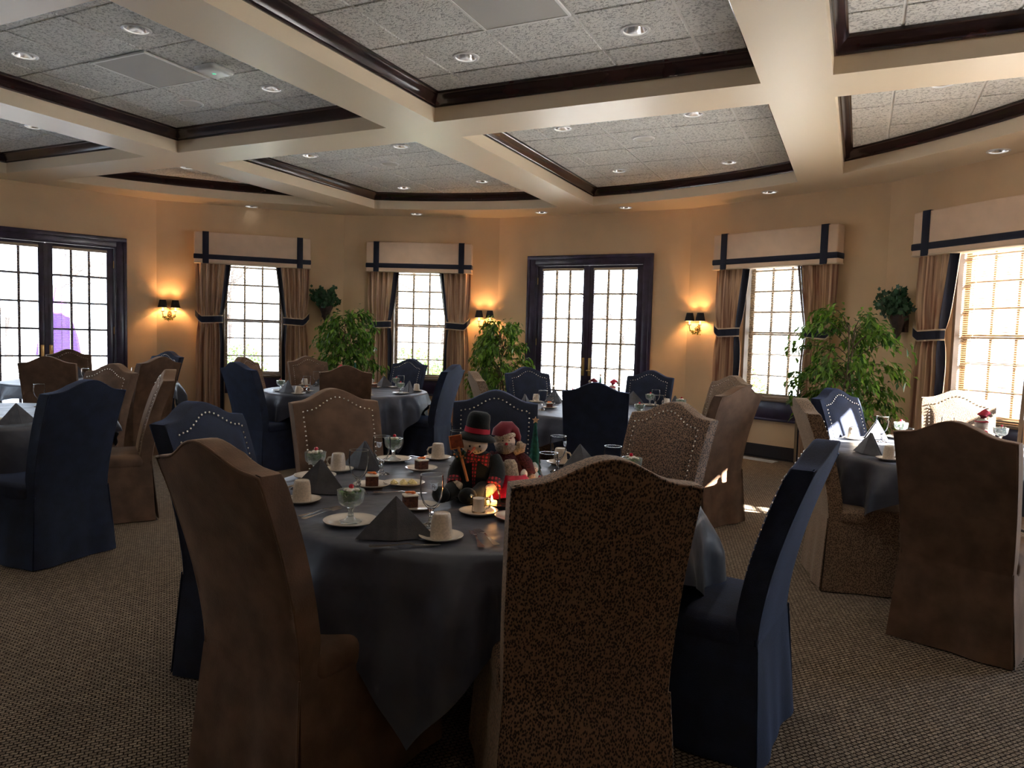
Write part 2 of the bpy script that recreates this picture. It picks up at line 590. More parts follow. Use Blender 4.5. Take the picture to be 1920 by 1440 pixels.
def struct(o, label=None):
    o['kind'] = 'structure'
    if label:
        o['label'] = label
    return o

# ------------------------------------------------------------------ plan of the room
B = radians(25.5)
UU = Vector((sin(B), cos(B)))
VV = Vector((cos(B), -sin(B)))
def uv(u, v):
    p = UU * u + VV * v
    return (p.x, p.y)

CAN_W = 4.0      # dimmed downlights
HC = 3.20        # underside of the beams
HT = 3.42        # acoustic tile
corners = {'c01': (-5.088, 10.368), 'c12': (-2.638, 11.235), 'c23': (-0.251, 11.110), 'c34': (2.354, 9.868), 'c45': (4.050, 7.983)}
def step(p, a, l):
    return (p[0] + l * cos(radians(a)), p[1] + l * sin(radians(a)))
c45 = corners['c45']
c56 = step(c45, -70.5, 2.54)
c67 = step(c56, -93, 2.82)
c78 = step(c67, -115.5, 2.55)
c89 = (2.9, -2.6)
c00 = step(corners['c01'], 42 + 180, 2.70)
cm1 = step(c00, 64.5 + 180, 2.55)
cm2 = step(cm1, 87 + 180, 2.55)
cm3 = (-7.0, -2.6)
ring = [cm3, cm2, cm1, c00, corners['c01'], corners['c12'], corners['c23'], corners['c34'], c45, c56, c67, c78, c89]
wall_names = ['wall_far_left_rear', 'wall_far_left_middle', 'wall_far_left', 'wall_left', 'wall_back_left', 'wall_back_middle_left', 'wall_back', 'wall_back_right', 'wall_right',
              'wall_right_front', 'wall_far_right', 'wall_far_right_rear', 'wall_rear']
WALLS = []
for i, nm in enumerate(wall_names):
    p, q = ring[i], ring[(i + 1) % len(ring)]
    WALLS.append(dict(name=nm, p=p, a=atan2(q[1] - p[1], q[0] - p[0]), L=sqrt((q[0] - p[0]) ** 2 + (q[1] - p[1]) ** 2)))
# opening kind per wall: None / 'door' / 'window'
kinds = [None, 'window', 'window', 'door', 'window', 'window', 'door', 'window', 'window', 'door', None, None, None]
DOOR_W, DOOR_H = 1.66, 2.50
WIN_W, WIN_Z0, WIN_Z1 = 0.86, 0.74, 2.62
TH = 0.20
def wall_pt(wl, s_, n_, z=0):
    a = wl['a']
    return (wl['p'][0] + s_ * cos(a) - n_ * sin(a), wl['p'][1] + s_ * sin(a) + n_ * cos(a), z)

for wl, kd in zip(WALLS, kinds):
    mb = MB()
    L = wl['L']
    c = L / 2
    e_ = 0.045
    if wl['name'] == 'wall_left':
        c = L - 1.34
    wl['c'] = c
    wl['kind'] = kd
    top = 3.30
    if kd is None:
        mb.box(-e_, L + e_, 0, TH, -0.05, top)
    else:
        W_, z0, z1 = (DOOR_W, 0.0, DOOR_H) if kd == 'door' else (WIN_W, WIN_Z0, WIN_Z1)
        mb.box(-e_, c - W_ / 2, 0, TH, -0.05, top)
        mb.box(c + W_ / 2, L + e_, 0, TH, -0.05, top)
        mb.box(c - W_ / 2, c + W_ / 2, 0, TH, z1, top)
        mb.box(c - W_ / 2, c + W_ / 2, 0, TH, -0.05, z0 if kd == 'window' else 0.0)
    o = mb.build(wl['name'], 'wall', loc=(*wl['p'], 0), rotz=wl['a'])
    struct(o)
    # baseboard
    mb = MB()
    spans = [(0, L)] if kd != 'door' else [(0, c - 0.95), (c + 0.95, L)]
    for a0, a1 in spans:
        mb.box(a0, a1, -0.018, 0, 0, 0.15)
        mb.box(a0, a1, -0.026, 0, 0, 0.03)
        mb.box(a0, a1, -0.012, 0, 0.15, 0.165)
    o = mb.build(wl['name'].replace('wall', 'baseboard'), 'base', loc=(*wl['p'], 0), rotz=wl['a'])
    struct(o)

# floor
mb = MB()
cx, cy = -1.4, 4.4
mb.slab([(x * 1.03 + (1 - 1.03) * cx, y * 1.03 + (1 - 1.03) * cy) for x, y in ring][::-1], -0.06, 0.0)
struct(mb.build('floor', 'carpet', ang=10))

# ------------------------------------------------------------------ coffered ceiling
CC = (3.247, -3.576)   # centre of the bay circle in (u, v)
CR = 6.10
def clip(poly, axis, val, keep_less):
    out = []
    for i in range(len(poly)):
        a, b = poly[i], poly[(i + 1) % len(poly)]
        ia = (a[axis] <= val) if keep_less else (a[axis] >= val)
        ib = (b[axis] <= val) if keep_less else (b[axis] >= val)
        if ia:
            out.append(a)
        if ia != ib:
            t = (val - a[axis]) / (b[axis] - a[axis])
            out.append((a[0] + t * (b[0] - a[0]), a[1] + t * (b[1] - a[1])))
    return out
circ = [(CC[0] + CR * cos(2 * pi * i / 120), CC[1] + CR * sin(2 * pi * i / 120)) for i in range(120)]
rows = [(-0.39, 2.23), (2.70, 5.32), (5.79, 12)]
cols = [(-9.97, -6.88), (-6.40, -3.82), (-3.33, -0.71), (-0.255, 2.36)]
coffers = []
for ri, (u0, u1) in enumerate(rows):
    for ci, (v0, v1) in enumerate(cols):
        p = circ
        p = clip(p, 0, u0, False); p = clip(p, 0, u1, True)
        p = clip(p, 1, v0, False); p = clip(p, 1, v1, True)
        if len(p) < 3:
            continue
        # drop near-duplicate points
        q = []
        for a in p:
            if not q or (abs(a[0] - q[-1][0]) + abs(a[1] - q[-1][1])) > 0.02:
                q.append(a)
        if abs(q[0][0] - q[-1][0]) + abs(q[0][1] - q[-1][1]) < 0.02:
            q.pop()
        coffers.append((ri, ci, q))

def inside(pt, poly):
    r = False
    n = len(poly)
    for i in range(n):
        a, b = poly[i], poly[(i + 1) % n]
        if (a[1] > pt[1]) != (b[1] > pt[1]) and pt[0] < (b[0] - a[0]) * (pt[1] - a[1]) / (b[1] - a[1]) + a[0]:
            r = not r
    return r

RL = 0.078
def circle2(c, r, n=20):
    return [(c[0] + r * cos(2 * pi * i / n), c[1] + r * sin(2 * pi * i / n)) for i in range(n)]

soff_lights = [(-6.145, 9.635), (-3.862, 10.684), (-1.491, 10.935), (0.35, 10.494), (1.467, 9.933), (2.967, 8.671), (4.30, 6.632)]
tile_lights = []   # (u, v)
for u_, v_ in [(3.43, -5.76), (3.43, -4.52), (4.68, -4.52), (4.68, -2.67), (4.68, -1.42), (3.43, -2.67), (3.43, -1.42), (6.58, -2.68), (6.56, -1.43), (8.43, -2.69), (8.42, -1.42),
               (6.46, 0.46), (6.60, -5.79), (6.61, -4.55), (8.47, -5.78), (8.44, -4.54), (4.68, -7.73), (6.55, -7.72), (3.43, -7.73), (3.43, 0.45), (3.43, 1.65)]:
    tile_lights.append((u_, v_))

cam_side_fill = [(0.3, -2.67), (0.3, -1.42), (1.55, -2.67), (1.55, -1.42), (0.3, 0.45), (1.55, 0.45), (0.3, -5.76), (1.55, -5.76), (0.3, -4.52), (1.55, -4.52)]  # unseen cans, added to brighten the near chairs and carpet
# soffit with holes
outer = [(x * 1.012 + (1 - 1.012) * cx, y * 1.012 + (1 - 1.012) * cy) for x, y in ring]
polys = [outer] + [[uv(*p) for p in q] for _, _, q in coffers] + [circle2(c, RL) for c in soff_lights]
mb = MB()
mb.fill(polys, HC)
struct(mb.build('ceiling', 'soffit', recalc=False), 'cream painted beam undersides of the coffered ceiling')

def inset(poly, d):
    """move each corner of a convex outline inwards by d (mitred)"""
    n = len(poly)
    area = sum(poly[i][0] * poly[(i + 1) % n][1] - poly[(i + 1) % n][0] * poly[i][1] for i in range(n))
    sg = 1 if area > 0 else -1
    out = []
    for i in range(n):
        a, b, c = Vector(poly[i - 1]), Vector(poly[i]), Vector(poly[(i + 1) % n])
        e1, e2 = (b - a).normalized(), (c - b).normalized()
        n1, n2 = Vector((-e1.y, e1.x)) * sg, Vector((-e2.y, e2.x)) * sg
        k = (n1 + n2)
        k = k / max(0.25, (1 + n1.dot(n2)))
        out.append(tuple(b + k * d))
    return out

TNAMES = {}
for k, (ri, ci, q) in enumerate(coffers):
    xy = [uv(*p) for p in q]
    # painted fascia
    mb = MB()
    n = len(xy)
    lo = [mb.v((x, y, HC)) for x, y in xy]
    hi = [mb.v((x, y, HT + 0.02)) for x, y in xy]
    for i in range(n):
        j = (i + 1) % n
        mb.f([lo[i], lo[j], hi[j], hi[i]])
    struct(mb.build('ceiling_fascia', 'soffit', ang=25))
    # crown moulding: swept profile (inset, z)
    prof = [(0.0, 3.318), (0.012, 3.318), (0.014, 3.330), (0.022, 3.336), (0.030, 3.352), (0.046, 3.372), (0.066, 3.386), (0.074, 3.398), (0.086, 3.402), (0.088, HT)]
    mb = MB()
    rg = [[mb.v((x, y, z)) for x, y in inset(xy, d)] for d, z in prof]
    for A, Bq in zip(rg, rg[1:]):
        for i in range(n):
            j = (i + 1) % n
            mb.f([A[i], A[j], Bq[j], Bq[i]])
    struct(mb.build('trim_%d' % (k + 1), 'crown', ang=25), 'dark cherry crown moulding inside a ceiling coffer')
    # tegular tiles: separate boards over the tee grid, with holes for the cans
    innq = inset(q, 0.055)
    uc = {0: 0.92, 1: 4.01, 2: 7.19}[ri]
    vc = {0: -8.19, 1: -5.11, 2: -2.02, 3: 1.05}[ci]
    GAP = 0.011
    mb = MB()
    for iu in range(-8, 9):
        for iv in range(-6, 7):
            a0, a1 = uc - 0.305 + 0.61 * iu + GAP, uc + 0.305 + 0.61 * iu - GAP
            b0, b1 = vc - 0.305 + 0.61 * iv + GAP, vc + 0.305 + 0.61 * iv - GAP
            p = innq
            for ax, val, less in ((0, a0, False), (0, a1, True), (1, b0, False), (1, b1, True)):
                if p:
                    p = clip(p, ax, val, less)
            if len(p) < 3:
                continue
            if (abs(iu) < 1 and iv == 0) and ((ri == 1 and ci in (1, 2))):
                continue        # the air return panel sits here
            hs = [c for c in tile_lights + cam_side_fill if a0 < c[0] < a1 and b0 < c[1] < b1 and inside(c, p)]
            mb.fill([[uv(*c) for c in p]] + [circle2(uv(*h), RL) for h in hs], HT)
            n2 = len(p)
            lo = [mb.v((*uv(*c), HT)) for c in p]; hi = [mb.v((*uv(*c), HT + 0.012)) for c in p]
            for i in range(n2):
                j = (i + 1) % n2
                mb.f([lo[i], lo[j], hi[j], hi[i]])
    struct(mb.build('ceiling_tile_field', 'tile', recalc=False, ang=20), 'grey textured acoustic tiles inside a ceiling coffer')
    mb = MB()
    hs = [uv(*c) for c in tile_lights + cam_side_fill if inside(c, q)]
    mb.fill([[uv(*c) for c in inset(q, 0.03)]] + [circle2(h, RL) for h in hs], HT + 0.010)
    struct(mb.build('ceiling_grid', 'tbar', recalc=False), 'pale metal tee grid showing between the ceiling tiles')

# roof slab that closes the building
mb = MB()
mb.slab([(x * 1.06 + (1 - 1.06) * cx, y * 1.06 + (1 - 1.06) * cy) for x, y in ring][::-1], 3.62, 3.75)
struct(mb.build('ceiling_roof_slab', 'siding'))

# recessed downlights
def can(name, label, loc, group, dark=False):
    t = thing(name, label, 'ceiling light', loc, 0, group)
    mb = MB()
    mb.lathe([(0.076, 0.003), (0.076, -0.006), (0.080, -0.009), (0.094, -0.006), (0.096, 0.001)], 28)
    mb.build('trim_ring', 'canring', t)
    mb = MB()
    mb.lathe([(0.077, -0.002), (0.070, 0.03), (0.055, 0.08), (0.045, 0.10)], 28)
    mb.build('reflector', 'chrome', t)
    mb = MB()
    mb.lathe([(0.045, 0.10), (0.046, 0.115), (0.001, 0.115)], 20)
    mb.lathe([(0.001, 0.072), (0.016, 0.078), (0.02, 0.09), (0.012, 0.113)], 14)
    mb.build('bulb', 'canbulb', t)
    return t
CELLN = {0: 'far left', 1: 'left', 2: 'middle', 3: 'right'}
c0 = None
def can_label(u_, v_):
    ci = next((i for i, (a, b) in enumerate(cols) if a <= v_ <= b), 3)
    ri = 1 if u_ < 5.5 else 2
    row = {1: 'coffer nearer the camera', 2: 'coffer beyond the cross beam'}[ri]
    uc = {1: 4.0, 2: 7.2}[ri]
    vc = {0: -8.2, 1: -5.1, 2: -2.0, 3: 1.05}[ci]
    pos = ('far' if u_ > uc else 'near') + ' ' + ('left' if v_ < vc else 'right')
    return 'recessed chrome downlight, %s corner of the %s %s' % (pos, CELLN[ci], row)
for u_, v_ in tile_lights:
    if abs(u_ - 3.43) < 0.01 and v_ > -5 and v_ not in (-4.52,):
        lab = can_label(u_, v_)
    loc = (*uv(u_, v_), HT)
    lab = can_label(u_, v_)
    if c0 is None:
        c0 = can('recessed_downlight', lab, loc, 'downlights in the coffers')
    else:
        dup(c0, loc, 0, lab, 'downlights in the coffers')
soff_lab = ['above the left French doors', 'above the curtained window with the blue cushioned view of hedges', '', '', '', '', '']
soff_lab = ['above the left French doors', 'above the window left of the ivy', 'above the window right of the ivy', 'above the second sconce',
            'above the middle French doors', 'above the window right of the middle doors', 'above the window at the right edge']
for (x, y), l in zip(soff_lights, soff_lab):
    dup(c0, (x, y, HC), 0, 'recessed chrome downlight in the perimeter soffit ' + l, 'downlights in the perimeter soffit')

# ceiling speakers, vents, access point
sp0 = None
for (u_, v_), l in [((4.71, -5.50), 'round white ceiling speaker in the left coffer below the air vent'), ((7.18, -2.05), 'round cream ceiling speaker in the far middle coffer'), ((7.22, -5.13), 'round cream ceiling speaker in the far left coffer')]:
    loc = (*uv(u_, v_), HT)
    if sp0 is None:
        t = sp0 = thing('ceiling_speaker', l, 'speaker', loc, 0, 'round ceiling speakers')
        mb = MB(); mb.lathe([(0.001, -0.010), (0.085, -0.010), (0.092, -0.006)], 28); mb.build('grille', 'speaker', t)
        mb = MB(); mb.lathe([(0.092, -0.004), (0.095, -0.012), (0.108, -0.010), (0.112, 0.001)], 28); mb.build('rim', 'canring', t)
    else:
        dup(sp0, loc, 0, l)
v0_ = None
for (u_, v_), l in [((4.01, -5.11), 'flat grey perforated air return panel in the left coffer'), ((4.01, -2.02), 'pale perforated air return panel in the middle coffer at the top edge')]:
    loc = (*uv(u_, v_), HT)
    if v0_ is None:
        t = v0_ = thing('air_return_panel', l, 'vent', loc, -B, 'ceiling air return panels')
        mb = MB(); mb.box(-0.285, 0.285, -0.285, 0.285, -0.010, -0.004); mb.build('perforated_panel', 'vent', t)
        mb = MB()
        for a0, a1, b0, b1 in ((-0.3, 0.3, -0.3, -0.285), (-0.3, 0.3, 0.285, 0.3), (-0.3, -0.285, -0.285, 0.285), (0.285, 0.3, -0.285, 0.285)):
            mb.box(a0, a1, b0, b1, -0.013, -0.0005)
        mb.build('frame', 'tbar', t)
    else:
        dup(v0_, loc, -B, l)
t = thing('wireless_access_point', 'white square wireless access point on the ceiling tile beside the vent', 'access point', (*uv(4.12, -4.56), HT), -B)
mb = MB(); mb.box(-0.11, 0.11, -0.11, 0.11, -0.062, -0.018, 0.03, 4); mb.build('housing', 'white', t)
mb = MB(); mb.box(-0.06, 0.06, -0.06, 0.06, -0.02, -0.001); mb.build('mounting_plate', 'white', t)
mb = MB(); mb.lathe([(0.001, -0.064), (0.014, -0.064), (0.016, -0.0615)], 14); mb.build('status_light', 'led', t)

# ------------------------------------------------------------------ windows, doors, blinds, drapery
def portal(wl, w_, z0, z1, n_=0.24):
    l = bpy.data.lights.new('window_portal', 'AREA')
    l.shape = 'RECTANGLE'
    l.size, l.size_y = w_, z1 - z0
    l.cycles.is_portal = True
    o = bpy.data.objects.new('window_portal', l)
    COL.objects.link(o)
    o.location = wall_pt(wl, wl['c'], n_, (z0 + z1) / 2)
    nin = Vector((sin(wl['a']), -cos(wl['a']), 0))     # into the room
    o.rotation_euler = (-nin).to_track_quat('Z', 'Y').to_euler()

def blind(parent_none, name, label, loc, rotz, w_, z0, z1, tilt, group):
    t = thing(name, label, 'blind', loc, rotz, group)
    mb = MB()
    n = int((z1 - 0.04 - z0) / 0.0215)
    ct, st = cos(tilt) * 0.0125, sin(tilt) * 0.0125
    for i in range(n):
        z = z0 + 0.012 + i * (z1 - 0.05 - z0) / n
        vs = [mb.v((x, y, zz)) for x, y, zz in ((-w_ / 2, -ct, z - st), (w_ / 2, -ct, z - st), (w_ / 2, 0, z + 0.0016), (-w_ / 2, 0, z + 0.0016), (w_ / 2, ct, z + st), (-w_ / 2, ct, z + st))]
        mb.f([vs[0], vs[1], vs[2], vs[3]])
        mb.f([vs[3], vs[2], vs[4], vs[5]])
    mb.build('slats', 'slat', t, recalc=False)
    mb = MB(); mb.box(-w_ / 2 - 0.004, w_ / 2 + 0.004, -0.018, 0.018, z1 - 0.035, z1, 0.003); mb.build('headrail', 'headrail', t)
    mb = MB(); mb.box(-w_ / 2, w_ / 2, -0.013, 0.013, z0 - 0.008, z0 + 0.006, 0.003); mb.build('bottom_rail', 'headrail', t)
    mb = MB()
    for x in (-w_ * 0.36, w_ * 0.36):
        for y in (-0.0135, 0.0135):
            mb.box(x - 0.0012, x + 0.0012, y - 0.0008, y + 0.0008, z0, z1 - 0.03)
    mb.build('ladder_cord', 'piping', t)
    return t

def make_window(wl, idx, label, with_blind, blabel, tilt=-12):
    c = wl['c']
    t = thing('window_%d' % idx, label, None, wall_pt(wl, c, 0), wl['a'], kind='structure')
    hw = WIN_W / 2
    z0, z1 = WIN_Z0, WIN_Z1
    mb = MB()      # jamb lining + outer frame
    for a, b_ in ((-hw, -hw + 0.03), (hw - 0.03, hw)):
        mb.box(a, b_, -0.004, TH - 0.01, z0, z1)
    mb.box(-hw + 0.03, hw - 0.03, -0.004, TH - 0.01, z1 - 0.03, z1)
    mb.build('window_frame', 'mullion', t)
    mb = MB()
    g0, g1 = -0.375, 0.375
    y0, y1 = 0.125, 0.155
    mb.box(-hw + 0.03, g0 + 0.012, y0, y1, z0, z1 - 0.03)
    mb.box(g1 - 0.012, hw - 0.03, y0, y1, z0, z1 - 0.03)
    rowz = [0.76 + 0.262 * i for i in range(8)]
    mb.box(g0, g1, y0, y1, z0, rowz[0] + 0.028)
    mb.box(g0, g1, y0 - 0.008, y1, rowz[3] - 0.022, rowz[3] + 0.022)
    mb.build('sash', 'mullion', t)
    mb = MB()
    for x in (-0.125, 0.125):
        mb.box(x - 0.014, x + 0.014, y0 + 0.004, y1 - 0.004, rowz[0], z1 - 0.03)
    for zz in rowz[1:3] + rowz[4:7]:
        mb.box(g0, g1, y0 + 0.004, y1 - 0.004, zz - 0.011, zz + 0.011)
    mb.build('window_muntin', 'mullion', t)
    mb = MB(); mb.box(g0, g1, 0.139, 0.1415, z0, z1 - 0.03); mb.build('window_pane', 'pane', t)
    mb = MB(); mb.box(-0.62, 0.62, -0.055, 0.10, z0 - 0.03, z0, 0.006)
    mb.build('window_sill', 'mullion', t)
    mb = MB(); mb.box(-0.60, 0.60, -0.030, 0.0, 0.47, z0 - 0.03, 0.004); mb.box(-0.60, 0.60, -0.038, 0.0, 0.47, 0.50, 0.004)
    mb.build('window_apron', 'trimwood', t)
    if with_blind:
        blind(None, 'window_blind', blabel, wall_pt(wl, c, 0.075), wl['a'], 0.78, z0 + 0.02, z1 - 0.035, radians(tilt), 'slatted window blinds')
    portal(wl, WIN_W - 0.1, z0, z1)

def make_door(wl, idx, label, blinds, blabels, open_blind=False):
    c = wl['c']
    t = thing('door_%d' % idx, label, None, wall_pt(wl, c, 0), wl['a'], kind='structure')
    hw = DOOR_W / 2
    H = DOOR_H
    mb = MB()     # casing with stepped profile
    for sg in (-1, 1):
        a, b_ = sorted((sg * (hw - 0.01), sg * 0.945))
        mb.box(a, b_, -0.028, 0, 0, 2.60, 0.004)
        a, b_ = sorted((sg * 0.905, sg * 0.95))
        mb.box(a, b_, -0.042, 0, 0, 2.61, 0.006)
        a, b_ = sorted((sg * (hw - 0.03), sg * hw))
        mb.box(a, b_, -0.01, TH, 0, H)
    mb.box(-0.945, 0.945, -0.027, 0, H - 0.01, 2.60, 0.004)
    mb.box(-0.95, 0.95, -0.043, 0, 2.56, 2.615, 0.006)
    mb.box(-hw + 0.03, hw - 0.03, -0.01, TH, H - 0.03, H)
    mb.build('door_frame', 'trimwood', t)
    mb = MB(); mb.box(-hw, hw, 0, TH, 0.0, 0.02); mb.build('door_threshold', 'trimwood', t)
    for li, sg in enumerate((-1, 1)):
        xa, xb = sorted((sg * 0.004, sg * (hw - 0.032)))
        gl0, gl1 = sorted((sg * 0.082, sg * 0.712))
        y0, y1 = 0.03, 0.075
        gz0, gz1 = 0.29, 2.41
        mb = MB()
        mb.box(xa, gl0, y0, y1, 0.022, H - 0.032, 0.002)
        mb.box(gl1, xb, y0, y1, 0.022, H - 0.032, 0.002)
        mb.box(gl0, gl1, y0, y1, 0.022, gz0, 0.002)
        mb.box(gl0, gl1, y0, y1, gz1, H - 0.032, 0.002)
        if sg > 0:
            mb.box(-0.018, 0.022, y0 - 0.012, y0 + 0.001, 0.03, H - 0.04)
        lf = mb.build('door_leaf', 'trimwood', t)
        mb = MB()
        for k in (1, 2):
            x = gl0 + (gl1 - gl0) * k / 3
            mb.box(x - 0.015, x + 0.015, y0 + 0.008, y1 - 0.008, gz0, gz1)
        for k in range(1, 6):
            z = gz0 + (gz1 - gz0) * k / 6
            mb.box(gl0, gl1, y0 + 0.008, y1 - 0.008, z - 0.013, z + 0.013)
        mb.build('door_muntin', 'mullion' if idx != 1 else 'trimwood', lf)
        mb = MB(); mb.box(gl0, gl1, 0.051, 0.0535, gz0, gz1); mb.build('door_pane', 'pane', lf)
        mb = MB()
        hx = sg * 0.044 if sg < 0 else 0.052
        mb.box(hx - 0.020, hx + 0.020, y0 - 0.008, y0, 0.88, 1.14, 0.007, 3)
        mb.tube([(hx, y0, 0.96), (hx, y0 - 0.045, 0.96)], 0.009, 10)
        mb.tube([(hx, y0 - 0.043, 0.96), (hx + sg * -0.0, y0 - 0.046, 0.96), (hx + (0.03 if sg < 0 else -0.03), y0 - 0.046, 0.958)], 0.008, 8)
        mb.lathe([(0.001, -0.002), (0.012, -0.002), (0.013, 0.002)], 12, (hx, y0 - 0.008, 1.08))
        mb.build('door_handle', 'brass', lf)
        mb = MB()
        for z in (0.35, 1.35, 2.25):
            x = sg * (hw - 0.03)
            mb.tube([(x, y0 - 0.004, z - 0.05), (x, y0 - 0.004, z + 0.05)], 0.007, 8)
        mb.build('door_hinge', 'brass', lf)
        if blinds:
            blind(None, 'door_blind', blabels[li], wall_pt(wl, c + (gl0 + gl1) / 2, y0 - 0.020), wl['a'], 0.625, gz0 + 0.01, gz1 + 0.02, radians(-8 if idx == 1 else -15), 'slatted blinds on the French doors')
    portal(wl, DOOR_W - 0.1, 0.1, H)

def valance(wl, label):
    c = wl['c']
    t = thing('box_valance', label, 'valance', wall_pt(wl, c, 0), wl['a'], 0)
    t['group'] = 'box valances over the windows'
    hw, D = 0.80, 0.18
    z0, z1 = 2.345, 2.785
    mb = MB()
    # bottom flares out a little
    vs = []
    mb.box(-hw, hw, -D, -0.012, z0, z1, 0.018, 3)
    mb.build('fabric_box', 'valance', t)
    mb = MB()
    mb.box(-hw - 0.006, hw + 0.006, -D - 0.010, -0.004, z0 + 0.055, z0 + 0.125, 0.012, 2)
    for sg in (-1, 1):
        x = sg * (hw - 0.155)
        mb.box(x - 0.042, x + 0.042, -D - 0.013, -D + 0.004, z0 - 0.006, z1 + 0.004, 0.006, 2)
        mb.box(x - 0.042, x + 0.042, -D - 0.006, -0.02, z1 - 0.002, z1 + 0.005)
    mb.build('navy_banding', 'band', t, label='navy banding')
    mb = MB()
    mb.box(-hw - 0.003, hw + 0.003, -D - 0.005, -0.004, z0 - 0.004, z0 + 0.012, 0.004)
    mb.build('welt', 'piping', t)
    return t

def drape(wl, side, label):
    """one tied-back curtain; side -1 is the left one. Built around x = distance from the outer edge towards the glass"""
    c = wl['c']
    t = thing('curtain', label, 'curtain', wall_pt(wl, c, -0.108), wl['a'], 'tied back curtains')
    X0 = 0.775
    ZT, ZB, ZK = 2.36, 0.02, 1.565
    def width(z):
        if z > ZK:
            k = (z - ZK) / (ZT - ZK)
            return 0.345 + 0.115 * k ** 0.8
        k = min(1, (ZK - z) / 0.35)
        return 0.345 + 0.030 * k
    def out(z):
        return 0.03 * exp(-((z - ZK) / 0.25) ** 2)
    npl = 5.5
    def pt(u, v, off=0.0):
        z = ZT + (ZB - ZT) * v
        W_ = width(z)
        pin = exp(-((z - ZK) / 0.10) ** 2)
        amp = 0.040 * (1 - 0.55 * pin)
        x = X0 - out(z) - u * (W_ - out(z))
        y = amp * sin(u * npl * 2 * pi + 0.4 * sin(3 * z)) + 0.012 * sin(u * 11 + z) - off
        x += 0.010 * cos(u * npl * 2 * pi) * (1 - pin)
        return (side * x, y, z)
    ub = 0.86
    mb = MB()
    mb.grid(lambda u, v: pt(u * ub, v), 96, 30)
    mb.build('drape_panel', 'curtain', t, recalc=False, ang=80)
    mb = MB()
    mb.grid(lambda u, v: pt(ub + u * (1 - ub) * 0.8, v), 8, 30)
    mb.build('edge_band', 'band', t, recalc=False, ang=80, label='navy leading edge')
    mb = MB()
    mb.grid(lambda u, v: pt(ub + (1 - ub) * (0.8 + 0.2 * u), v, 0.002), 3, 30)
    mb.build('edge_piping', 'piping', t, recalc=False, ang=80)
    # tieback
    def tb(u, v, g=0.0):
        x = X0 + 0.015 - u * (0.345 + 0.03)
        lift = 0.10 * max(0, (0.25 - u) / 0.25) ** 1.3 + 0.02 * u
        z = ZK - 0.03 + lift + (v - 0.5) * (0.085 + g)
        y = -0.046 - 0.006 * sin(u * 20) + 0.05 * max(0, (0.12 - u) / 0.12) + 0.05 * max(0, (u - 0.93) / 0.07)
        return (side * x, y - (0.002 if g == 0 else 0), z)
    mb = MB(); mb.grid(lambda u, v: tb(u, v), 24, 3)
    tbo = mb.build('tieback', 'band', t, recalc=False, ang=80)
    mb = MB(); mb.grid(lambda u, v: tb(u, v, 0.03), 24, 3)
    mb.build('tieback_piping', 'piping', tbo, recalc=False, ang=80)
    return t

wn = {w_['name']: w_ for w_ in WALLS}
dl = {'wall_left': (1, 'French doors at the left edge of the room with dark casing', ['blind on the left leaf of the left French doors', 'blind on the right leaf of the left French doors']),
      'wall_back': (2, 'middle French doors with dark casing and brass handles', ['blind on the left leaf of the middle French doors', 'blind on the right leaf of the middle French doors']),
      'wall_right_front': (3, 'French doors beyond the right edge of the photo', None)}
for nm, (i, l, bl) in dl.items():
    make_door(wn[nm], i, l, bl is not None, bl)
wlb = {'wall_back_left': (1, 'window between the first sconce and the ivy planter', True, 'slatted blind in the window between the first sconce and the ivy'),
       'wall_back_middle_left': (2, 'window between the ficus and the second sconce', True, 'slatted blind in the window between two ficus trees'),
       'wall_back_right': (3, 'window right of the third sconce', True, 'sunlit slatted blind in the window right of the middle doors'),
       'wall_right': (4, 'window at the right edge', True, 'sunlit slatted blind in the window at the right edge'),
       'wall_far_left': (5, None, False, ''), 'wall_far_left_middle': (6, None, False, '')}
for nm, (i, l, b_, bl) in wlb.items():
    make_window(wn[nm], i, l, b_, bl, -20 if i in (3, 4) else -13)
dr = {'wall_back_left': 'window nearest the left French doors', 'wall_back_middle_left': 'window left of the middle French doors',
      'wall_back_right': 'window right of the middle French doors', 'wall_right': 'window at the right edge'}
v_first = None
for nm, l in dr.items():
    wl = wn[nm]
    if v_first is None:
        v_first = valance(wl, 'cream box valance with navy bands over the ' + l)
        dl_ = drape(wl, -1, 'left tied back striped curtain of the ' + l)
        dr_ = drape(wl, 1, 'right tied back striped curtain of the ' + l)
    else:
        dup(v_first, wall_pt(wl, wl['c'], 0), wl['a'], 'cream box valance with navy bands over the ' + l)
        dup(dl_, wall_pt(wl, wl['c'], -0.108), wl['a'], 'left tied back striped curtain of the ' + l)
        dup(dr_, wall_pt(wl, wl['c'], -0.108), wl['a'], 'right tied back striped curtain of the ' + l)
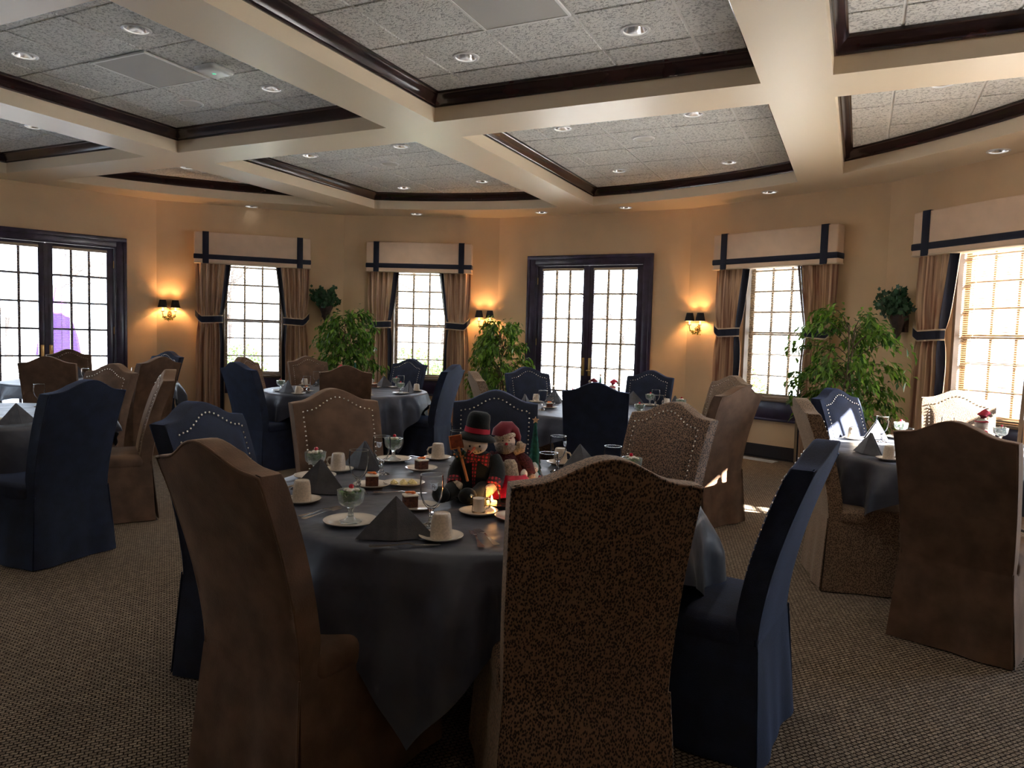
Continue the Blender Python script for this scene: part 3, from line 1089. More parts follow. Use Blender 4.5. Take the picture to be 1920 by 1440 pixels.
#PART2
# ------------------------------------------------------------------ skirted dining chairs
ZS, HU_, REC, WS, WQ, ZQ = 1.03, 0.068, 0.155, 0.25, 0.235, 0.42
def ztop(x):
    a = abs(x)
    h = 0.5 * (1 + cos(pi * min(1, a / 0.205)))
    edge = 0.006 * max(0, (a - 0.21) / 0.04)
    return ZS + HU_ * h - edge
def yrear(z):
    k = max(0, (z - ZQ) / (ZS - ZQ))
    return -REC * k ** 1.6
def hw_at(z):
    return WQ + (WS - WQ) * min(1, max(0, (z - ZQ) / (ZS - ZQ)))
CHT = 0.080
def make_chair(label, fab, group, seed=0):
    rnd = random.Random(seed)
    t = thing('dining_chair', label, 'chair', (0, 0, 0), 0, group)
    nx, nz = 20, 16
    zb = 0.40
    def P(i, j, layer):
        a = -1 + 2 * i / nx
        x0 = a * WS
        zt = ztop(x0)
        z = zb + (zt - zb) * j / nz
        x = a * hw_at(z)
        y = yrear(z) + (CHT if layer else 0)
        if not layer:   # gentle crown of the rear upholstery
            y -= 0.010 * (1 - a ** 4) * (1 - (2 * j / nz - 1) ** 6)
        else:
            y += 0.008 * (1 - a ** 4) * (1 - (2 * j / nz - 1) ** 6)
        return (x, y, z)
    mb = MB()
    g = [[[mb.v(P(i, j, l)) for j in range(nz + 1)] for i in range(nx + 1)] for l in (0, 1)]
    for l in (0, 1):
        for i in range(nx):
            for j in range(nz):
                mb.f([g[l][i][j], g[l][i + 1][j], g[l][i + 1][j + 1], g[l][i][j + 1]])
    per = [(i, 0) for i in range(nx)] + [(nx, j) for j in range(nz)] + [(i, nz) for i in range(nx, 0, -1)] + [(0, j) for j in range(nz, 0, -1)]
    side_e = []
    mid = {}
    for (i, j) in per:
        p0, p1 = Vector(P(i, j, 0)), Vector(P(i, j, 1))
        mid[(i, j)] = mb.v((p0 + p1) / 2)
    for k in range(len(per)):
        a, b = per[k], per[(k + 1) % len(per)]
        for l0, l1 in (((0, 'g')), ((1, 'g'))):
            pass
        mb.f([g[0][a[0]][a[1]], g[0][b[0]][b[1]], mid[b], mid[a]])
        mb.f([mid[a], mid[b], g[1][b[0]][b[1]], g[1][a[0]][a[1]]])
    mb.bm.edges.ensure_lookup_table()
    be = []
    for k in range(len(per)):
        a, b = per[k], per[(k + 1) % len(per)]
        for l in (0, 1):
            ed = mb.bm.edges.get((g[l][a[0]][a[1]], g[l][b[0]][b[1]]))
            if ed:
                be.append(ed)
    bmesh.ops.bevel(mb.bm, geom=be, offset=0.011, segments=3, affect='EDGES', profile=0.6, clamp_overlap=True)
    back = mb.build('backrest', fab, t, ang=60)
    # inset front panel
    mb = MB()
    ins = 0.055
    def Q(u, v):
        a = -1 + 2 * u
        x0 = a * (WS - ins)
        zt = ztop(x0 * WS / (WS - ins) * 0.94) - ins * 0.95
        z = 0.50 + (zt - 0.50) * v
        x = a * (hw_at(z) - ins)
        m_ = (1 - abs(a) ** 8) * (1 - (2 * v - 1) ** 8 if v > 0.5 else 1)
        return (x, yrear(z) + CHT + 0.004 + 0.014 * max(0, m_) ** 0.5, z)
    mb.grid(Q, 18, 14)
    mb.build('front_panel', fab, back, recalc=False, ang=80)
    # nailheads along the panel edge
    path = []
    for k in range(60):
        path.append(Q(0, k / 59))
    for k in range(1, 60):
        path.append(Q(k / 59, 1))
    for k in range(1, 60):
        path.append(Q(1, 1 - k / 59))
    pts, acc = [], 0.0
    out = []
    for a, b in zip(path, path[1:]):
        d = (Vector(b) - Vector(a)).length
        while acc + d >= 0.0255 * (len(out) + 1):
            f_ = (0.0255 * (len(out) + 1) - acc) / d
            p = Vector(a).lerp(Vector(b), f_)
            out.append(p)
        acc += d
    mb = MB()
    for p in out:
        cxx = 1.035
        mb.ell((p.x * cxx, p.y + 0.002, p.z + (0.006 if p.z > 0.95 else 0)), (0.0062, 0.004, 0.0062), 8, m=4)
    mb.build('nailhead_trim', 'nail', back, ang=80)
    # welt along the rear edge
    mb = MB()
    wp_ = [P(0, j, 0) for j in range(0, nz + 1)] + [P(i, nz, 0) for i in range(1, nx + 1)] + [P(nx, j, 0) for j in range(nz - 1, -1, -1)]
    mb.tube([(x * 0.985, y + 0.004, z - 0.004) for x, y, z in wp_], 0.0045, 6)
    mb.build('welt', fab, back, ang=80)
    # seat cushion
    mb = MB()
    mb.box(-0.245, 0.245, 0.05, 0.575, 0.385, 0.485, 0.035, 4)
    for v in mb.bm.verts:
        if v.co.z > 0.47:
            v.co.z += 0.018 * (1 - (v.co.x / 0.25) ** 2) * max(0, 1 - ((v.co.y - 0.31) / 0.27) ** 2)
    mb.build('seat', fab, t, ang=60)
    # skirt panels with soft folds
    def panel(p0, p1, q0, q1, ph, fold):
        mb = MB()
        P0, P1, Q0, Q1 = Vector(p0), Vector(p1), Vector(q0), Vector(q1)
        nrm = (P1 - P0).cross(Vector((0, 0, 1))).normalized()
        def fn(u, v):
            a = P0.lerp(P1, u); b = Q0.lerp(Q1, u)
            p = a.lerp(b, v)
            w_ = fold * v * (sin(u * 9 + ph) * 0.6 + sin(u * 17 + 2 * ph) * 0.4)
            return tuple(p + nrm * w_)
        mb.grid(fn, 22, 8)
        mb.build('skirt_panel', fab, t, recalc=False, ang=80)
    zt_, zb_ = 0.415, 0.006
    ph = rnd.random() * 6
    panel((-0.235, -0.002, zt_), (0.235, -0.002, zt_), (-0.262, -0.034, zb_), (0.262, -0.034, zb_), ph, 0.012)
    panel((0.236, 0.0, zt_), (0.245, 0.575, zt_), (0.268, -0.020, zb_), (0.268, 0.592, zb_), ph + 1, 0.009)
    panel((-0.245, 0.575, zt_), (-0.236, 0.0, zt_), (-0.268, 0.592, zb_), (-0.268, -0.020, zb_), ph + 2, 0.009)
    panel((0.245, 0.577, zt_), (-0.245, 0.577, zt_), (0.262, 0.600, zb_), (-0.262, 0.600, zb_), ph + 3, 0.008)
    mb = MB()
    for sx_, sy_ in ((-1, 0), (1, 0), (-1, 1), (1, 1)):
        x, y0 = sx_ * 0.236, 0.004 if sy_ == 0 else 0.57
        xo, yo = sx_ * 0.262, -0.022 if sy_ == 0 else 0.592
        d = 0.035
        for (dx, dy) in ((-sx_ * d, 0), (0, d if sy_ == 0 else -d)):
            a = mb.v((x + dx, y0 + dy, zt_)); b = mb.v((x, y0, zt_))
            c = mb.v((xo, yo, zb_ + 0.002)); e2 = mb.v((xo + dx, yo + dy, zb_ + 0.002))
            mb.f([a, b, c, e2])
    mb.build('corner_pleat', fab, t, recalc=False, ang=80)
    # tie cord at the right rear corner of the skirt
    mb = MB()
    mb.tube([(0.236, -0.004, 0.425), (0.2375, -0.005, 0.405), (0.242, -0.011, 0.33), (0.250, -0.021, 0.20), (0.262, -0.034, 0.010)], 0.0035, 6)
    mb.build('seam_cord', fab, t, ang=80)
    # wooden legs hidden under the skirt
    for sx_ in (-0.2, 0.2):
        for y_ in (0.03, 0.53):
            mb = MB()
            mb.slab([(sx_ - 0.02, y_ - 0.02), (sx_ + 0.02, y_ - 0.02), (sx_ + 0.02, y_ + 0.02), (sx_ - 0.02, y_ + 0.02)], 0.0, 0.39)
            mb.build('leg', 'wood', t)
    return t

CH = [  # table, x, y, rot, fabric, label
 ('T1', 0.232, 1.950, 7.7, 'leopard', 'dark pebble-patterned skirted chair seen from behind in the middle, nearest of all'),
 ('T1', -0.769, 2.128, 325.1, 'brown', 'brown suede skirted chair with its dark back turned, left of the snowman table'),
 ('T1', 0.961, 2.541, 58.0, 'navy', 'navy skirted chair leaning back at the right side of the snowman table'),
 ('T1', -1.255, 3.125, 253.9, 'navy', 'navy nailhead chair just behind the dark brown suede chair, snowman table'),
 ('T1', -0.938, 3.991, 214.4, 'brown', 'brown suede nailhead chair facing the camera across the snowman table'),
 ('T1', -0.094, 4.189, 179.2, 'navy', 'navy nailhead chair directly behind the plush snowman'),
 ('T1', 0.775, 3.751, 131.7, 'leopard', 'dark pebbled nailhead chair facing left at the snowman table'),
 ('T2', -2.638, 7.233, 325.7, 'navy', 'navy chair with its back turned at the left side of the table between windows'),
 ('T2', -3.000, 8.383, 259.5, 'brown', 'tan chair mostly hidden behind a navy chair below the first curtained window'),
 ('T2', -2.550, 9.139, 213.9, 'brown', 'brown nailhead chair in front of the first ficus and curtain'),
 ('T2', -1.640, 7.130, 14.2, 'brown', 'brown suede chair seen from behind, in front of the first ficus'),
 ('T2', -1.371, 9.227, 151.6, 'navy', 'navy nailhead chair below the window left of the middle doors'),
 ('T2', -0.755, 7.983, 72.3, 'navy', 'navy chair turned sideways to the left with its gathered skirt showing'),
 ('T3', -0.216, 6.569, 282.9, 'pebble', 'brown pebbled chair edge-on beside the second ficus'),
 ('T3', 0.203, 7.706, 203.5, 'navy', 'navy nailhead chair between the second ficus and the middle doors'),
 ('T3', 0.645, 5.515, 350.6, 'navy', 'navy chair seen from behind in front of the middle French doors'),
 ('T3', 1.444, 7.720, 153.6, 'navy', 'navy nailhead chair at the right side of the middle French doors'),
 ('T3', 2.053, 7.060, 114.9, 'pebble', 'grey brown nailhead chair behind the tan suede chair, beside the window'),
 ('T3', 1.649, 5.560, 36.4, 'brown', 'tan suede chair with a bright sun patch low on its back'),
 ('T4', 2.089, 3.335, 313.5, 'brown', 'large dark brown chair seen from behind at the right edge'),
 ('T4', 1.890, 4.356, 258.9, 'pebble', 'brown pebbled chair facing right, its tan back turned, beside a sunlit navy chair'),
 ('T4', 2.503, 5.370, 213.5, 'navy', 'navy nailhead chair with sunlight across it, in front of the third ficus'),
 ('T4', 3.462, 5.593, 153.7, 'pebble', 'sunlit tan nailhead chair below the window at the right edge'),
 ('T5', -2.626, 4.311, 68.0, 'navy', 'navy chair seen from behind at the left, nearest of the left side'),
 ('T5', -2.730, 5.452, 119.6, 'brown', 'brown suede chair in profile facing left with its seat showing'),
 ('T5', -3.422, 6.024, 162.1, 'brown', 'dark brown chair with a lit side, between navy chair and profile chair'),
 ('T6', -4.665, 7.318, 19.5, 'brown', 'brown chair seen from behind, before the left French doors'),
 ('T6', -5.661, 9.282, 221.9, 'brown', 'dark brown chair facing the room, right against the left French doors'),
 ('T6', -3.936, 7.921, 63.6, 'brown', 'brown suede chair seen from behind below the first wall sconce'),
 ('T6', -4.640, 9.560, 158.3, 'navy', 'navy nailhead chair almost hidden behind a brown chair below the first sconce'),
]
TN = {'T1': 'the near table with the plush snowman', 'T2': 'the round table in front of the first ficus', 'T3': 'the table in front of the middle French doors',
      'T4': 'the sunlit table at the right edge', 'T5': 'the table at the left edge', 'T6': 'the far table by the left French doors'}
proto = {}
for k, (tn, x, y, a, fab, lab) in enumerate(CH):
    grp = 'chairs around ' + TN[tn]
    if fab not in proto:
        proto[fab] = make_chair(lab, fab, grp, k)
        proto[fab].location = (x, y, 0)
        proto[fab].rotation_euler = (0, 0, radians(a))
    else:
        dup(proto[fab], (x, y, 0), radians(a), lab, grp)

proto['leopard'].scale = (1, 1, 1.025)
proto['brown'].scale = (1, 1, 1.012)

# floor register by the third window
wl = wn['wall_back_right']
t = thing('floor_register', 'pale metal floor register on the carpet below the third window', 'vent', wall_pt(wl, 1.18, -0.22), wl['a'])
mb = MB()
for yy in (-0.07, 0.06):
    mb.box(-0.30, 0.30, yy, yy + 0.012, 0.0, 0.008)
for xx in (-0.30, 0.288):
    mb.box(xx, xx + 0.012, -0.06, 0.06, 0.0, 0.008)
mb.build('frame', 'canring', t)
mb = MB()
for i in range(22):
    mb.box(-0.284 + i * 0.0265, -0.268 + i * 0.0265, -0.058, 0.06, 0.0, 0.006)
mb.build('grille', 'canring', t)

# ------------------------------------------------------------------ tables and cloths
TB = {'T1': (-0.12, 3.05, -99.6), 'T2': (-1.87, 8.15, -46), 'T3': (0.85, 6.75, -60), 'T4': (2.93, 4.48, -170), 'T5': (-3.84, 5.08, -115), 'T6': (-4.90, 8.45, -60)}
RT = 0.90
ZTOP = 0.752
ZC = 0.762
def make_table(k, x, y):
    t = thing('round_table', 'round folding table under the charcoal cloth, ' + TN[k], 'table', (x, y, 0), 0, 'round tables')
    mb = MB(); mb.lathe([(0.001, ZTOP - 0.025), (RT - 0.006, ZTOP - 0.025), (RT, ZTOP - 0.02), (RT, ZTOP - 0.005), (RT - 0.005, ZTOP), (0.001, ZTOP)], 64)
    mb.build('tabletop', 'wood', t)
    for sx_ in (-1, 1):
        for sy_ in (-1, 1):
            mb = MB(); mb.tube([(sx_ * 0.33, sy_ * 0.30, ZTOP - 0.026), (sx_ * 0.33, sy_ * 0.36, 0.0)], 0.016, 8)
            mb.build('leg', 'base', t)
        mb = MB(); mb.tube([(sx_ * 0.33, -0.335, 0.28), (sx_ * 0.33, 0.335, 0.28)], 0.011, 8); mb.build('brace', 'base', t)
    return t
def cloth_mesh(seed):
    rnd = random.Random(seed)
    mb = MB()
    NA = 288
    half = 1.03 / sqrt(2) * 1.0
    ph = [rnd.random() * 6.28 for _ in range(6)]
    def rad(a):
        a = (a + 2 * pi) % (pi / 2)
        d = a - pi / 4
        return 1.03 / cos(d)
    # flat disk with soft wrinkles
    rings = []
    nr = 26
    RR = RT + 0.010
    def wr(x, y):
        return 0.0016 * sin(x * 13 + 3 * sin(y * 7 + ph[0])) + 0.0012 * sin(y * 21 + 2 * sin(x * 9 + ph[1]))
    for i in range(nr + 1):
        r = 0.02 + (RR - 0.02) * i / nr
        ring = []
        for k in range(NA):
            a = 2 * pi * k / NA
            x, y = r * cos(a), r * sin(a)
            z = ZC + wr(x, y) * min(1, (RR - r) / 0.1 + 0.1)
            if i == nr:
                z = ZC - 0.006
            ring.append(mb.v((x, y, z)))
        rings.append(ring)
    nd = 18
    for i in range(1, nd + 1):
        t_ = i / nd
        ring = []
        for k in range(NA):
            a = 2 * pi * k / NA            # corners at 0, 90 ... in local space
            drop = rad(a) - RT
            drop = max(drop, 0.055) + 0.03 * (sin(3 * a + ph[2]) + 1) * 0.5
            cd = ((a + 2 * pi) % (pi / 2))
            cd = min(cd, pi / 2 - cd)      # distance from the corner
            cw = exp(-(cd / 0.42) ** 2)
            L_ = drop * t_
            fold = (0.5 + 0.6 * cw) * min(1, L_ / 0.16) * (0.040 * (abs(sin(9.5 * a + ph[3])) ** 1.6 - 0.4) + 0.026 * sin(23 * a + ph[4] + 0.6 * sin(5 * a)) + 0.022 * sin(13 * a + ph[5]))
            r = RR + 0.004 + 0.02 * min(1, L_ / 0.1) + 0.10 * L_ + fold
            z = ZC - 0.006 - L_ * 0.985
            ring.append(mb.v((r * cos(a), r * sin(a), z)))
        rings.append(ring)
    for A, Bq in zip(rings, rings[1:]):
        for k in range(NA):
            j = (k + 1) % NA
            mb.f([A[k], A[j], Bq[j], Bq[k]])
    mb.f(list(reversed(rings[0])))
    return mb
first_t = None
for n_, (k, (x, y, a)) in enumerate(TB.items()):
    if first_t is None:
        first_t = make_table(k, x, y)
    else:
        dup(first_t, (x, y, 0), 0, 'round folding table under the charcoal cloth, ' + TN[k])
    o = cloth_mesh(n_ + 3).build('tablecloth', 'cloth', None, loc=(x, y, 0), rotz=radians(a), recalc=True, ang=80)
    o['label'] = 'charcoal satin tablecloth draped over ' + TN[k]
    o['category'] = 'tablecloth'
    o['group'] = 'charcoal tablecloths'

# ------------------------------------------------------------------ tableware builders
ZI = ZC + 0.002
def goblet_proto(label, loc, group):
    t = thing('water_goblet', label, 'goblet', loc, 0, group)
    mb = MB()
    # bowl: outer then inner skin
    mb.lathe([(0.008, 0.062), (0.016, 0.066), (0.029, 0.082), (0.037, 0.105), (0.0405, 0.130), (0.0405, 0.155), (0.0385, 0.178), (0.0365, 0.1785), (0.0365, 0.176), (0.0385, 0.155), (0.0385, 0.130), (0.035, 0.106), (0.027, 0.085), (0.014, 0.071), (0.001, 0.069)], 28)
    mb.build('bowl', 'goblet', t, ang=50)
    mb = MB()
    mb.lathe([(0.001, 0.0), (0.034, 0.0), (0.036, 0.003), (0.030, 0.006), (0.014, 0.012), (0.008, 0.022), (0.0065, 0.034), (0.010, 0.040), (0.0065, 0.046), (0.009, 0.056), (0.013, 0.063), (0.001, 0.066)], 20, flute=0.12, nf=8)
    mb.build('stem', 'solidglass', t, ang=30)
    mb = MB()
    mb.lathe([(0.0372, 0.1775), (0.0388, 0.1775), (0.0388, 0.1798), (0.0372, 0.1798), (0.0372, 0.1775)], 28)
    mb.build('rim', 'crystal', t)
    return t
def emblem(parent):
    """etched shield with the letters R and B, wrapped on the bowl, facing -y"""
    def P(x, z, r):
        a = x / 0.0405
        return (r * sin(a), -r * cos(a), z)
    def rr(z):
        return 0.0412 if z < 0.157 else 0.0412 - (z - 0.157) * 0.09
    cz = 0.145
    def fillpoly(mb, pts, off):
        # pts in (x,z); fan by rows
        vs = [mb.v(P(x, z, rr(z) + off)) for x, z in pts]
        mb.f(vs)
    mb = MB()
    N = 20
    def hwid(v):   # shield half width at v in 0..1 from the top
        return 0.0115 if v < 0.45 else 0.0115 * sqrt(max(0, 1 - ((v - 0.45) / 0.55) ** 2))
    mb.grid(lambda u, v: P((2 * u - 1) * max(0.0004, hwid(v)), cz + 0.012 - 0.026 * v, rr(cz + 0.012 - 0.026 * v)), 8, 16)
    for sg in (-1, 1):     # pointed upper corners
        mb.grid(lambda u, v: P(sg * (0.009 + 0.006 * u), cz + 0.009 + 0.0045 * u + (v - 0.5) * 0.004 * (1 - u * 0.9), rr(cz)), 4, 2)
    e1 = mb.build('etched_shield', 'etch', parent, recalc=False, ang=80, label='etched shield monogram')
    def glyph(strokes, ox, oz, s_):
        mb = MB()
        for st in strokes:
            pts = [P(ox + x * s_, oz + z * s_, rr(oz + z * s_) + 0.0006) for x, z in st]
            mb.tube(pts, 0.00075, 5)
        return mb
    arcR = [(0, 1), (0.35, 1), (0.55, 0.88), (0.55, 0.66), (0.35, 0.52), (0, 0.52)]
    R_s = [[(0, 0), (0, 1)], arcR, [(0.28, 0.52), (0.62, 0)]]
    B_s = [[(0, 0), (0, 1)], arcR, [(0, 0.52), (0.4, 0.52), (0.62, 0.38), (0.62, 0.14), (0.4, 0), (0, 0)]]
    glyph(R_s, -0.0065, cz - 0.005, 0.0125).build('letter_r', 'darkline', e1, ang=80)
    glyph(B_s, 0.0012, cz - 0.009, 0.0105).build('letter_b', 'darkline', e1, ang=80)

def saucer_proto(label, loc, r=0.072, name='saucer', cat='saucer', group=None):
    mb = MB()
    mb.lathe([(0.001, 0.002), (r * 0.45, 0.0), (r * 0.6, 0.0), (r * 0.85, 0.008), (r, 0.013), (r * 1.005, 0.0155), (r * 0.98, 0.016), (r * 0.80, 0.011), (r * 0.62, 0.0055), (r * 0.5, 0.0045), (0.001, 0.0045)], 40)
    o = mb.build(name, 'china', None, loc=loc, ang=60)
    o['label'] = label; o['category'] = cat
    if group:
        o['group'] = group
    return o
def mug_proto(label, loc, rot, group):
    t = thing('inverted_mug', label, 'mug', loc, rot, group)
    mb = MB()
    # upside down: mouth at the bottom
    mb.lathe([(0.0335, 0.0), (0.0355, 0.0), (0.0350, 0.02), (0.0325, 0.055), (0.0290, 0.074), (0.0265, 0.079), (0.0245, 0.0805), (0.0235, 0.0785), (0.001, 0.0775)], 36)
    mb.build('body', 'mug', t, ang=50)
    mb = MB()
    mb.tube([(0.033, 0, 0.020), (0.045, 0, 0.018), (0.054, 0, 0.028), (0.055, 0, 0.043), (0.048, 0, 0.056), (0.031, 0, 0.060)], [0.0045, 0.0045, 0.005, 0.005, 0.0045, 0.0045], 8)
    mb.build('handle', 'mug', t, ang=80)
    return t
def napkin_proto(label, loc, rot, group):
    mb = MB()
    w_, h, d = 0.125, 0.135, 0.105
    def tri(A, Bp, C, th=0.0022):
        A, Bp, C = Vector(A), Vector(Bp), Vector(C)
        n = (Bp - A).cross(C - A).normalized() * th
        lo = [mb.v(p - n) for p in (A, Bp, C)]; hi = [mb.v(p + n) for p in (A, Bp, C)]
        mb.f(lo[::-1]); mb.f(hi)
        for i in range(3):
            j = (i + 1) % 3
            mb.f([lo[i], lo[j], hi[j], hi[i]])
    ap = (0, 0, h)
    # two tent-like leaves, each folded double, joined along the spine
    tri((-w_, -0.030, 0.003), (0.008, -0.052, 0.003), ap)
    tri((0.008, -0.052, 0.003), (w_, -0.012, 0.003), ap)
    tri((-w_ * 0.98, -0.020, 0.003), (-0.02, d * 0.75, 0.003), (0.001, 0.006, h - 0.003))
    tri((-0.02, d * 0.75, 0.003), (w_ * 0.98, 0.0, 0.003), (0.001, 0.006, h - 0.003))
    tri((-w_ * 0.93, -0.010, 0.003), (-0.03, d * 0.45, 0.003), (0.0, 0.003, h - 0.012))
    bmesh.ops.subdivide_edges(mb.bm, edges=mb.bm.edges, cuts=3, use_grid_fill=True)
    for v in mb.bm.verts:
        v.co += Vector((0, 1, 0)) * 0.0016 * sin(v.co.x * 60 + v.co.z * 40)
    o = mb.build('folded_napkin', 'napkin', None, loc=loc, rotz=rot, ang=30)
    o['label'] = label; o['category'] = 'napkin'; o['group'] = group
    return o
def coupe_proto(label, loc, group, seed=0):
    rnd = random.Random(seed)
    t = thing('salad_coupe', label, 'dessert glass', loc, 0, group)
    mb = MB()
    mb.lathe([(0.001, 0.0), (0.036, 0.0), (0.037, 0.004), (0.020, 0.010), (0.010, 0.020), (0.0085, 0.040), (0.013, 0.052), (0.001, 0.056)], 24, flute=0.06, nf=8)
    mb.build('foot', 'crystal', t, ang=30)
    mb = MB()
    mb.lathe([(0.010, 0.052), (0.028, 0.058), (0.040, 0.070), (0.0445, 0.086), (0.046, 0.106), (0.047, 0.111), (0.0445, 0.111), (0.0425, 0.088), (0.037, 0.073), (0.026, 0.062), (0.001, 0.058)], 36, flute=0.035, nf=12)
    mb.build('bowl', 'crystal', t, ang=25)
    mb = MB()
    for i in range(85):
        a = rnd.random() * 6.28; r = rnd.random() ** 0.5 * 0.034; z = 0.070 + rnd.random() * 0.036
        r *= min(1, 0.55 + (z - 0.07) * 14)
        c = Vector((r * cos(a), r * sin(a), z)); sz = 0.009 + rnd.random() * 0.008
        ax = Vector((rnd.uniform(-1, 1), rnd.uniform(-1, 1), rnd.uniform(-1, 1))).normalized()
        bx = ax.cross(Vector((0, 0, 1))).normalized() if abs(ax.z) < 0.95 else Vector((1, 0, 0))
        cxv = ax.cross(bx)
        p = [c + ax * sz, c + bx * sz * 0.6 + cxv * 0.003, c - ax * sz, c - bx * sz * 0.6 + cxv * 0.003]
        mb.f([mb.v(q) for q in p])
    mb.build('lettuce', 'lettuce', t, recalc=False, kind='stuff')
    mb = MB()
    for i in range(9):
        a = rnd.random() * 6.28; r = rnd.random() * 0.026
        mb.ell((r * cos(a), r * sin(a), 0.108 + rnd.random() * 0.008), (0.011, 0.009, 0.006), 8, m=5)
    mb.build('dressing', 'cream', t, ang=80)
    mb = MB(); mb.ell((0.002, -0.004, 0.1235), 0.0092, 12); mb.build('cherry', 'cherry', t, ang=80)
    return t
def cake_proto(label, loc, rot, group):
    t = thing('cake_slice', label, 'cake', loc, rot, group)
    mb = MB(); mb.slab([(-0.026, -0.020), (0.026, -0.022), (0.028, 0.021), (-0.025, 0.023)], 0.0, 0.040); mb.build('sponge', 'choc', t)
    mb = MB(); mb.box(-0.0275, 0.0285, -0.0235, 0.0235, 0.040, 0.047, 0.003); mb.build('frosting', 'cream', t, ang=80)
    mb = MB()
    for i in range(7):
        mb.ell((0.012 * cos(i * 0.9), 0.010 * sin(i * 0.9), 0.051 + 0.001 * i), (0.010, 0.006, 0.004), 8, Matrix.Rotation(i, 3, 'Z').to_euler() if False else None, m=5)
    mb.build('orange_garnish', 'orange', t, ang=80)
    return t
def fork_mesh(name='fork'):
    mb = MB()
    # handle along +x, tines at the far end
    pts = [(-0.095, 0.0095), (-0.085, 0.0115), (-0.06, 0.008), (-0.02, 0.0035), (0.02, 0.003), (0.035, 0.006), (0.045, 0.0115)]
    def zc_(x):
        return 0.004 + 0.006 * exp(-((x - 0.015) / 0.03) ** 2)
    lo, hi = [], []
    rows_ = []
    for x, w_ in pts:
        rows_.append([mb.v((x, -w_, zc_(x))), mb.v((x, w_, zc_(x))), mb.v((x, w_, zc_(x) + 0.0022)), mb.v((x, -w_, zc_(x) + 0.0022))])
    for A, Bq in zip(rows_, rows_[1:]):
        for i in range(4):
            j = (i + 1) % 4
            mb.f([A[i], A[j], Bq[j], Bq[i]])
    mb.f(rows_[0][::-1]); mb.f(rows_[-1])
    if name == 'fork':
        for k in range(4):
            y = -0.0095 + k * 0.00635
            mb.box(0.045, 0.097, y - 0.0016, y + 0.0016, 0.0045, 0.0065)
    return mb
def flat_thing(name, label, loc, rot, group, src=[{}]):
    mb = fork_mesh('fork' if name == 'dinner_fork' else 'knife')
    if name == 'table_knife':
        mb.slab([(0.045, -0.006), (0.11, -0.009), (0.125, -0.002), (0.12, 0.006), (0.045, 0.007)], 0.004, 0.0055)
    if name == 'teaspoon':
        mb.ell((0.062, 0, 0.006), (0.024, 0.014, 0.004), 14, m=6)
    o = mb.build(name, 'steel', None, loc=loc, rotz=rot, ang=40)
    o['label'] = label; o['category'] = name.split('_')[-1]; o['group'] = group
    return o
def dup1(src, loc, rot, label, group=None):
    return dup(src, loc, rot, label, group)

# ------------------------------------------------------------------ near table, item by item
G = 'tableware on the snowman table'
def L3(x, y, dz=0.0):
    return (x, y, ZI + dz)
gob = goblet_proto('etched water goblet in front of the dark napkin, right of the nearest salad coupe', L3(-0.264, 2.447), 'water goblets on the snowman table')
gob_plain = dup(gob, L3(-0.613, 2.918), 0, 'clear goblet left of the chocolate cake plate, without a visible mark', 'water goblets on the snowman table')
emblem(gob)
gob.rotation_euler = (0, 0, radians(18))
dup(gob, L3(-0.595, 3.334), radians(-8), 'etched goblet beside the back salad coupe, before the brown nailhead chair', None)
dup(gob_plain, L3(-0.262, 3.60), 0, 'clear goblet half hidden behind the snowman and his shovel')
dup(gob, L3(0.234, 3.511), radians(50), 'etched goblet right of the green felt tree, in front of a mug')
dup(gob_plain, L3(0.46, 3.22), 0, 'goblet whose rim shows above the nearest pebbled chair')
dup(gob_plain, L3(0.16, 2.98), 0, 'low goblet beside the tray, mostly behind the nearest chair')

sauc = saucer_proto('cream saucer under the mug beside the two forks', L3(-0.214, 2.294), group='saucers on the snowman table')
mug = mug_proto('upside-down speckled mug nearest the table edge, beside the two forks', L3(-0.214, 2.294, 0.006), radians(100), 'upside-down mugs on the snowman table')
SM = [(-0.793, 2.744, 'in front of the left grey napkin', 200), (-0.808, 3.382, 'between the far left salad coupe and the clear goblet', 170),
      (-0.379, 3.781, 'at the back edge before the navy nailhead chair', 190), (0.262, 3.735, 'behind the etched goblet right of the felt tree', -15)]
for x, y, l, a in SM:
    dup(sauc, L3(x, y), 0, 'cream saucer under the mug ' + l)
    dup(mug, L3(x, y, 0.006), radians(a), 'upside-down speckled mug ' + l)
plate = saucer_proto('large cream plate under the nearest salad coupe', L3(-0.541, 2.453), 0.092, 'salad_plate', 'plate', 'plates on the snowman table')
coupe = coupe_proto('stemmed glass of salad with a cherry, nearest the camera', L3(-0.541, 2.453, 0.006), 'salad coupes on the snowman table')
for x, y, l, has in [(-0.870, 3.215, 'at the left beside the standing napkin', True), (-0.600, 3.700, 'behind the etched goblet at the back left', True), (0.560, 3.300, 'behind the nearest pebbled chair at the right', True)]:
    dup(plate, L3(x, y), 0, 'cream plate under the salad coupe ' + l)
    dup(coupe, L3(x, y, 0.006), random.random() * 6, 'stemmed glass of salad with a cherry ' + l)
dplate = saucer_proto('small cream plate with cake behind the nearest napkin', L3(-0.338, 2.693), 0.078, 'dessert_plate', 'plate', 'dessert plates on the snowman table')
cake = cake_proto('orange topped chocolate cake square partly behind the nearest napkin', L3(-0.372, 2.700, 0.006), radians(20), 'cake squares on the snowman table')
for x, y, l, a in [(-0.586, 3.059, 'right of the clear goblet', 10), (-0.426, 3.468, 'towards the back, left of the copper shovel', 35), (0.030, 2.575, 'cut off by the nearest chair back', 0), (0.36, 3.05, 'hidden low behind the nearest chair top', 10)]:
    dup(dplate, L3(x, y), 0, 'small cream plate with cake ' + l)
    dup(cake, L3(x - (0.012 if x > 0 else 0), y, 0.006), radians(a), 'orange topped chocolate cake square ' + l)
o = dup(dplate, L3(-0.455, 3.110), 0, 'oval cream dish of butter rosettes left of the snowman')
o.scale = (1.15, 0.95, 1)
bz = None
